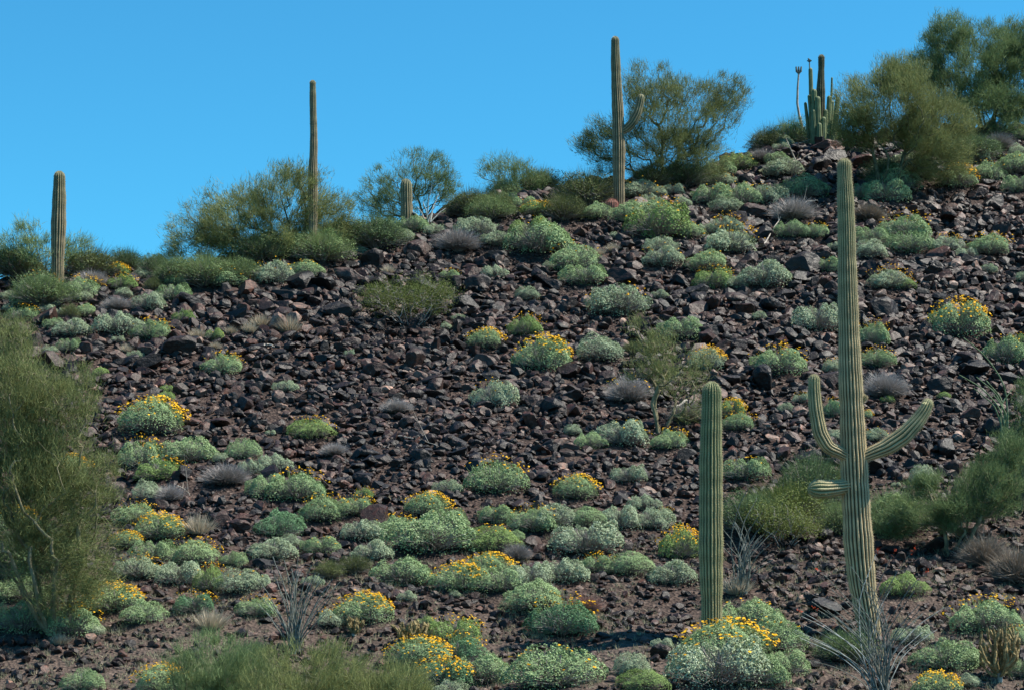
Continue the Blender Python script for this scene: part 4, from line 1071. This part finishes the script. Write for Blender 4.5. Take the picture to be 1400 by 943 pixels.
# ------------------------------------------------------------------ dead wood
def stick(pts, r0, label, name='dead_branch', mat='deadwood', lift=0.08, forks=0):
    P = []
    for u, v in pts:
        q = hit(u, v); P.append(np.array(q)+np.array([0, 0, lift]))
    b = P[0].copy(); P = [q-b for q in P]
    ts = np.linspace(0, 1, 14); src = np.linspace(0, 1, len(P)); P = np.array(P)
    Q = np.stack([np.interp(ts, src, P[:, c]) for c in range(3)], -1)+RNG.normal(0, r0*0.4, (14, 3))
    A = Acc(); A.add(*tube(Q, r0*np.linspace(1, 0.45, 14), 6))
    for f in range(forks):
        i = int(RNG.integers(4, 11)); d = RNG.normal(0, 0.25, 3); d[2] = abs(d[2])
        A.add(*tube(np.array([Q[i], Q[i]+d*0.6, Q[i]+d*1.2]), [r0*0.5, r0*0.35, r0*0.15], 5))
    o = link(bpy.data.objects.new(name, A.mesh(name, M[mat], True))); o.location = b
    tag(o, label, 'dead wood', 'dead wood lying on the slope'); return o
stick([(1070,236),(1090,228),(1110,220)], 0.05, 'pale weathered log on top of the dead wood heap near the right ridge', 'dead_log', forks=1, lift=0.2)
stick([(1062,246),(1082,230),(1102,222)], 0.04, 'thinner pale log lying under the top log of the heap', 'dead_log', forks=2, lift=0.12)
stick([(1036,244),(1050,232),(1066,222)], 0.045, 'dark slanting dead limb at the left end of the log heap', 'dead_log', 'bark', forks=2, lift=0.15)
stick([(1085,204),(1098,200),(1114,197)], 0.035, 'pale dead limb lying uphill of the log heap', 'dead_log', forks=2, lift=0.15)
stick([(545,602),(570,607),(600,616)], 0.016, 'thin pale dry stick lying on the stones in mid slope', forks=2, lift=0.10)
stick([(938,562),(922,572),(908,570)], 0.03, 'crooked pale branch beside the bare-limbed palo verde', lift=0.25, forks=1)
stick([(1088,302),(1105,292),(1118,290)], 0.02, 'bleached crooked twig on the dead grey bush near the ridge', lift=0.35, forks=3)
stick([(1044,345),(1060,320),(1078,288)], 0.02, 'grey fallen branch left of the three-armed saguaro top', lift=0.2, forks=3)
stick([(360,478),(368,476),(376,480)], 0.03, 'short pale curved stick beside the pale grass', lift=0.1)
stick([(243,678),(252,682),(260,690)], 0.014, 'thin pale forked twig by the grey bush near the left tree', lift=0.2, forks=3)

# ------------------------------------------------------------------ light, world, camera
SUN_AZ = math.radians(91)     # clockwise from +Y (away from the camera)
SUN_EL = math.radians(55)
d = Vector((math.sin(SUN_AZ)*math.cos(SUN_EL), math.cos(SUN_AZ)*math.cos(SUN_EL), math.sin(SUN_EL)))
sun = bpy.data.lights.new('sun', 'SUN'); sun.energy = 5.0; sun.angle = math.radians(0.53); sun.color = (1.0, 0.94, 0.82)
so = bpy.data.objects.new('sun', sun); link(so); so.rotation_euler = d.to_track_quat('Z', 'Y').to_euler(); so.location = (20, 20, 60)
w = bpy.data.worlds.new('World'); scene.world = w; w.use_nodes = True
nt = w.node_tree; nt.nodes.clear()
sky = nt.nodes.new('ShaderNodeTexSky'); sky.sky_type = 'NISHITA'; sky.sun_disc = False
sky.sun_elevation = SUN_EL; sky.sun_rotation = SUN_AZ; sky.altitude = 600; sky.air_density = 1.0; sky.dust_density = 0.15; sky.ozone_density = 3.0
mul = nt.nodes.new('ShaderNodeMix'); mul.data_type = 'RGBA'; mul.blend_type = 'MULTIPLY'; mul.inputs[0].default_value = 1.0
mul.inputs[7].default_value = (0.28, 0.97, 1.12, 1)
bg = nt.nodes.new('ShaderNodeBackground'); bg.inputs[1].default_value = 0.086
out = nt.nodes.new('ShaderNodeOutputWorld')
nt.links.new(sky.outputs[0], mul.inputs[6]); nt.links.new(mul.outputs[2], bg.inputs[0]); nt.links.new(bg.outputs[0], out.inputs[0])

cam = bpy.data.cameras.new('camera'); cam.lens = FPX/1400*36; cam.sensor_width = 36; cam.clip_end = 8000; cam.clip_start = 0.5
cam.shift_y = (HOR-471.5)/1400
co = bpy.data.objects.new('camera', cam); link(co); co.location = (0, 0, CAMZ); co.rotation_euler = (math.pi/2, 0, 0)
scene.camera = co
vs = scene.view_settings; vs.view_transform = 'Standard'; vs.look = 'None'; vs.exposure = 0.9; vs.gamma = 1.0; vs.use_curve_mapping = False
scene.cycles.max_bounces = 5; scene.cycles.diffuse_bounces = 3; scene.cycles.transmission_bounces = 3
print('bushes', len(recs), 'rocks', len(R))
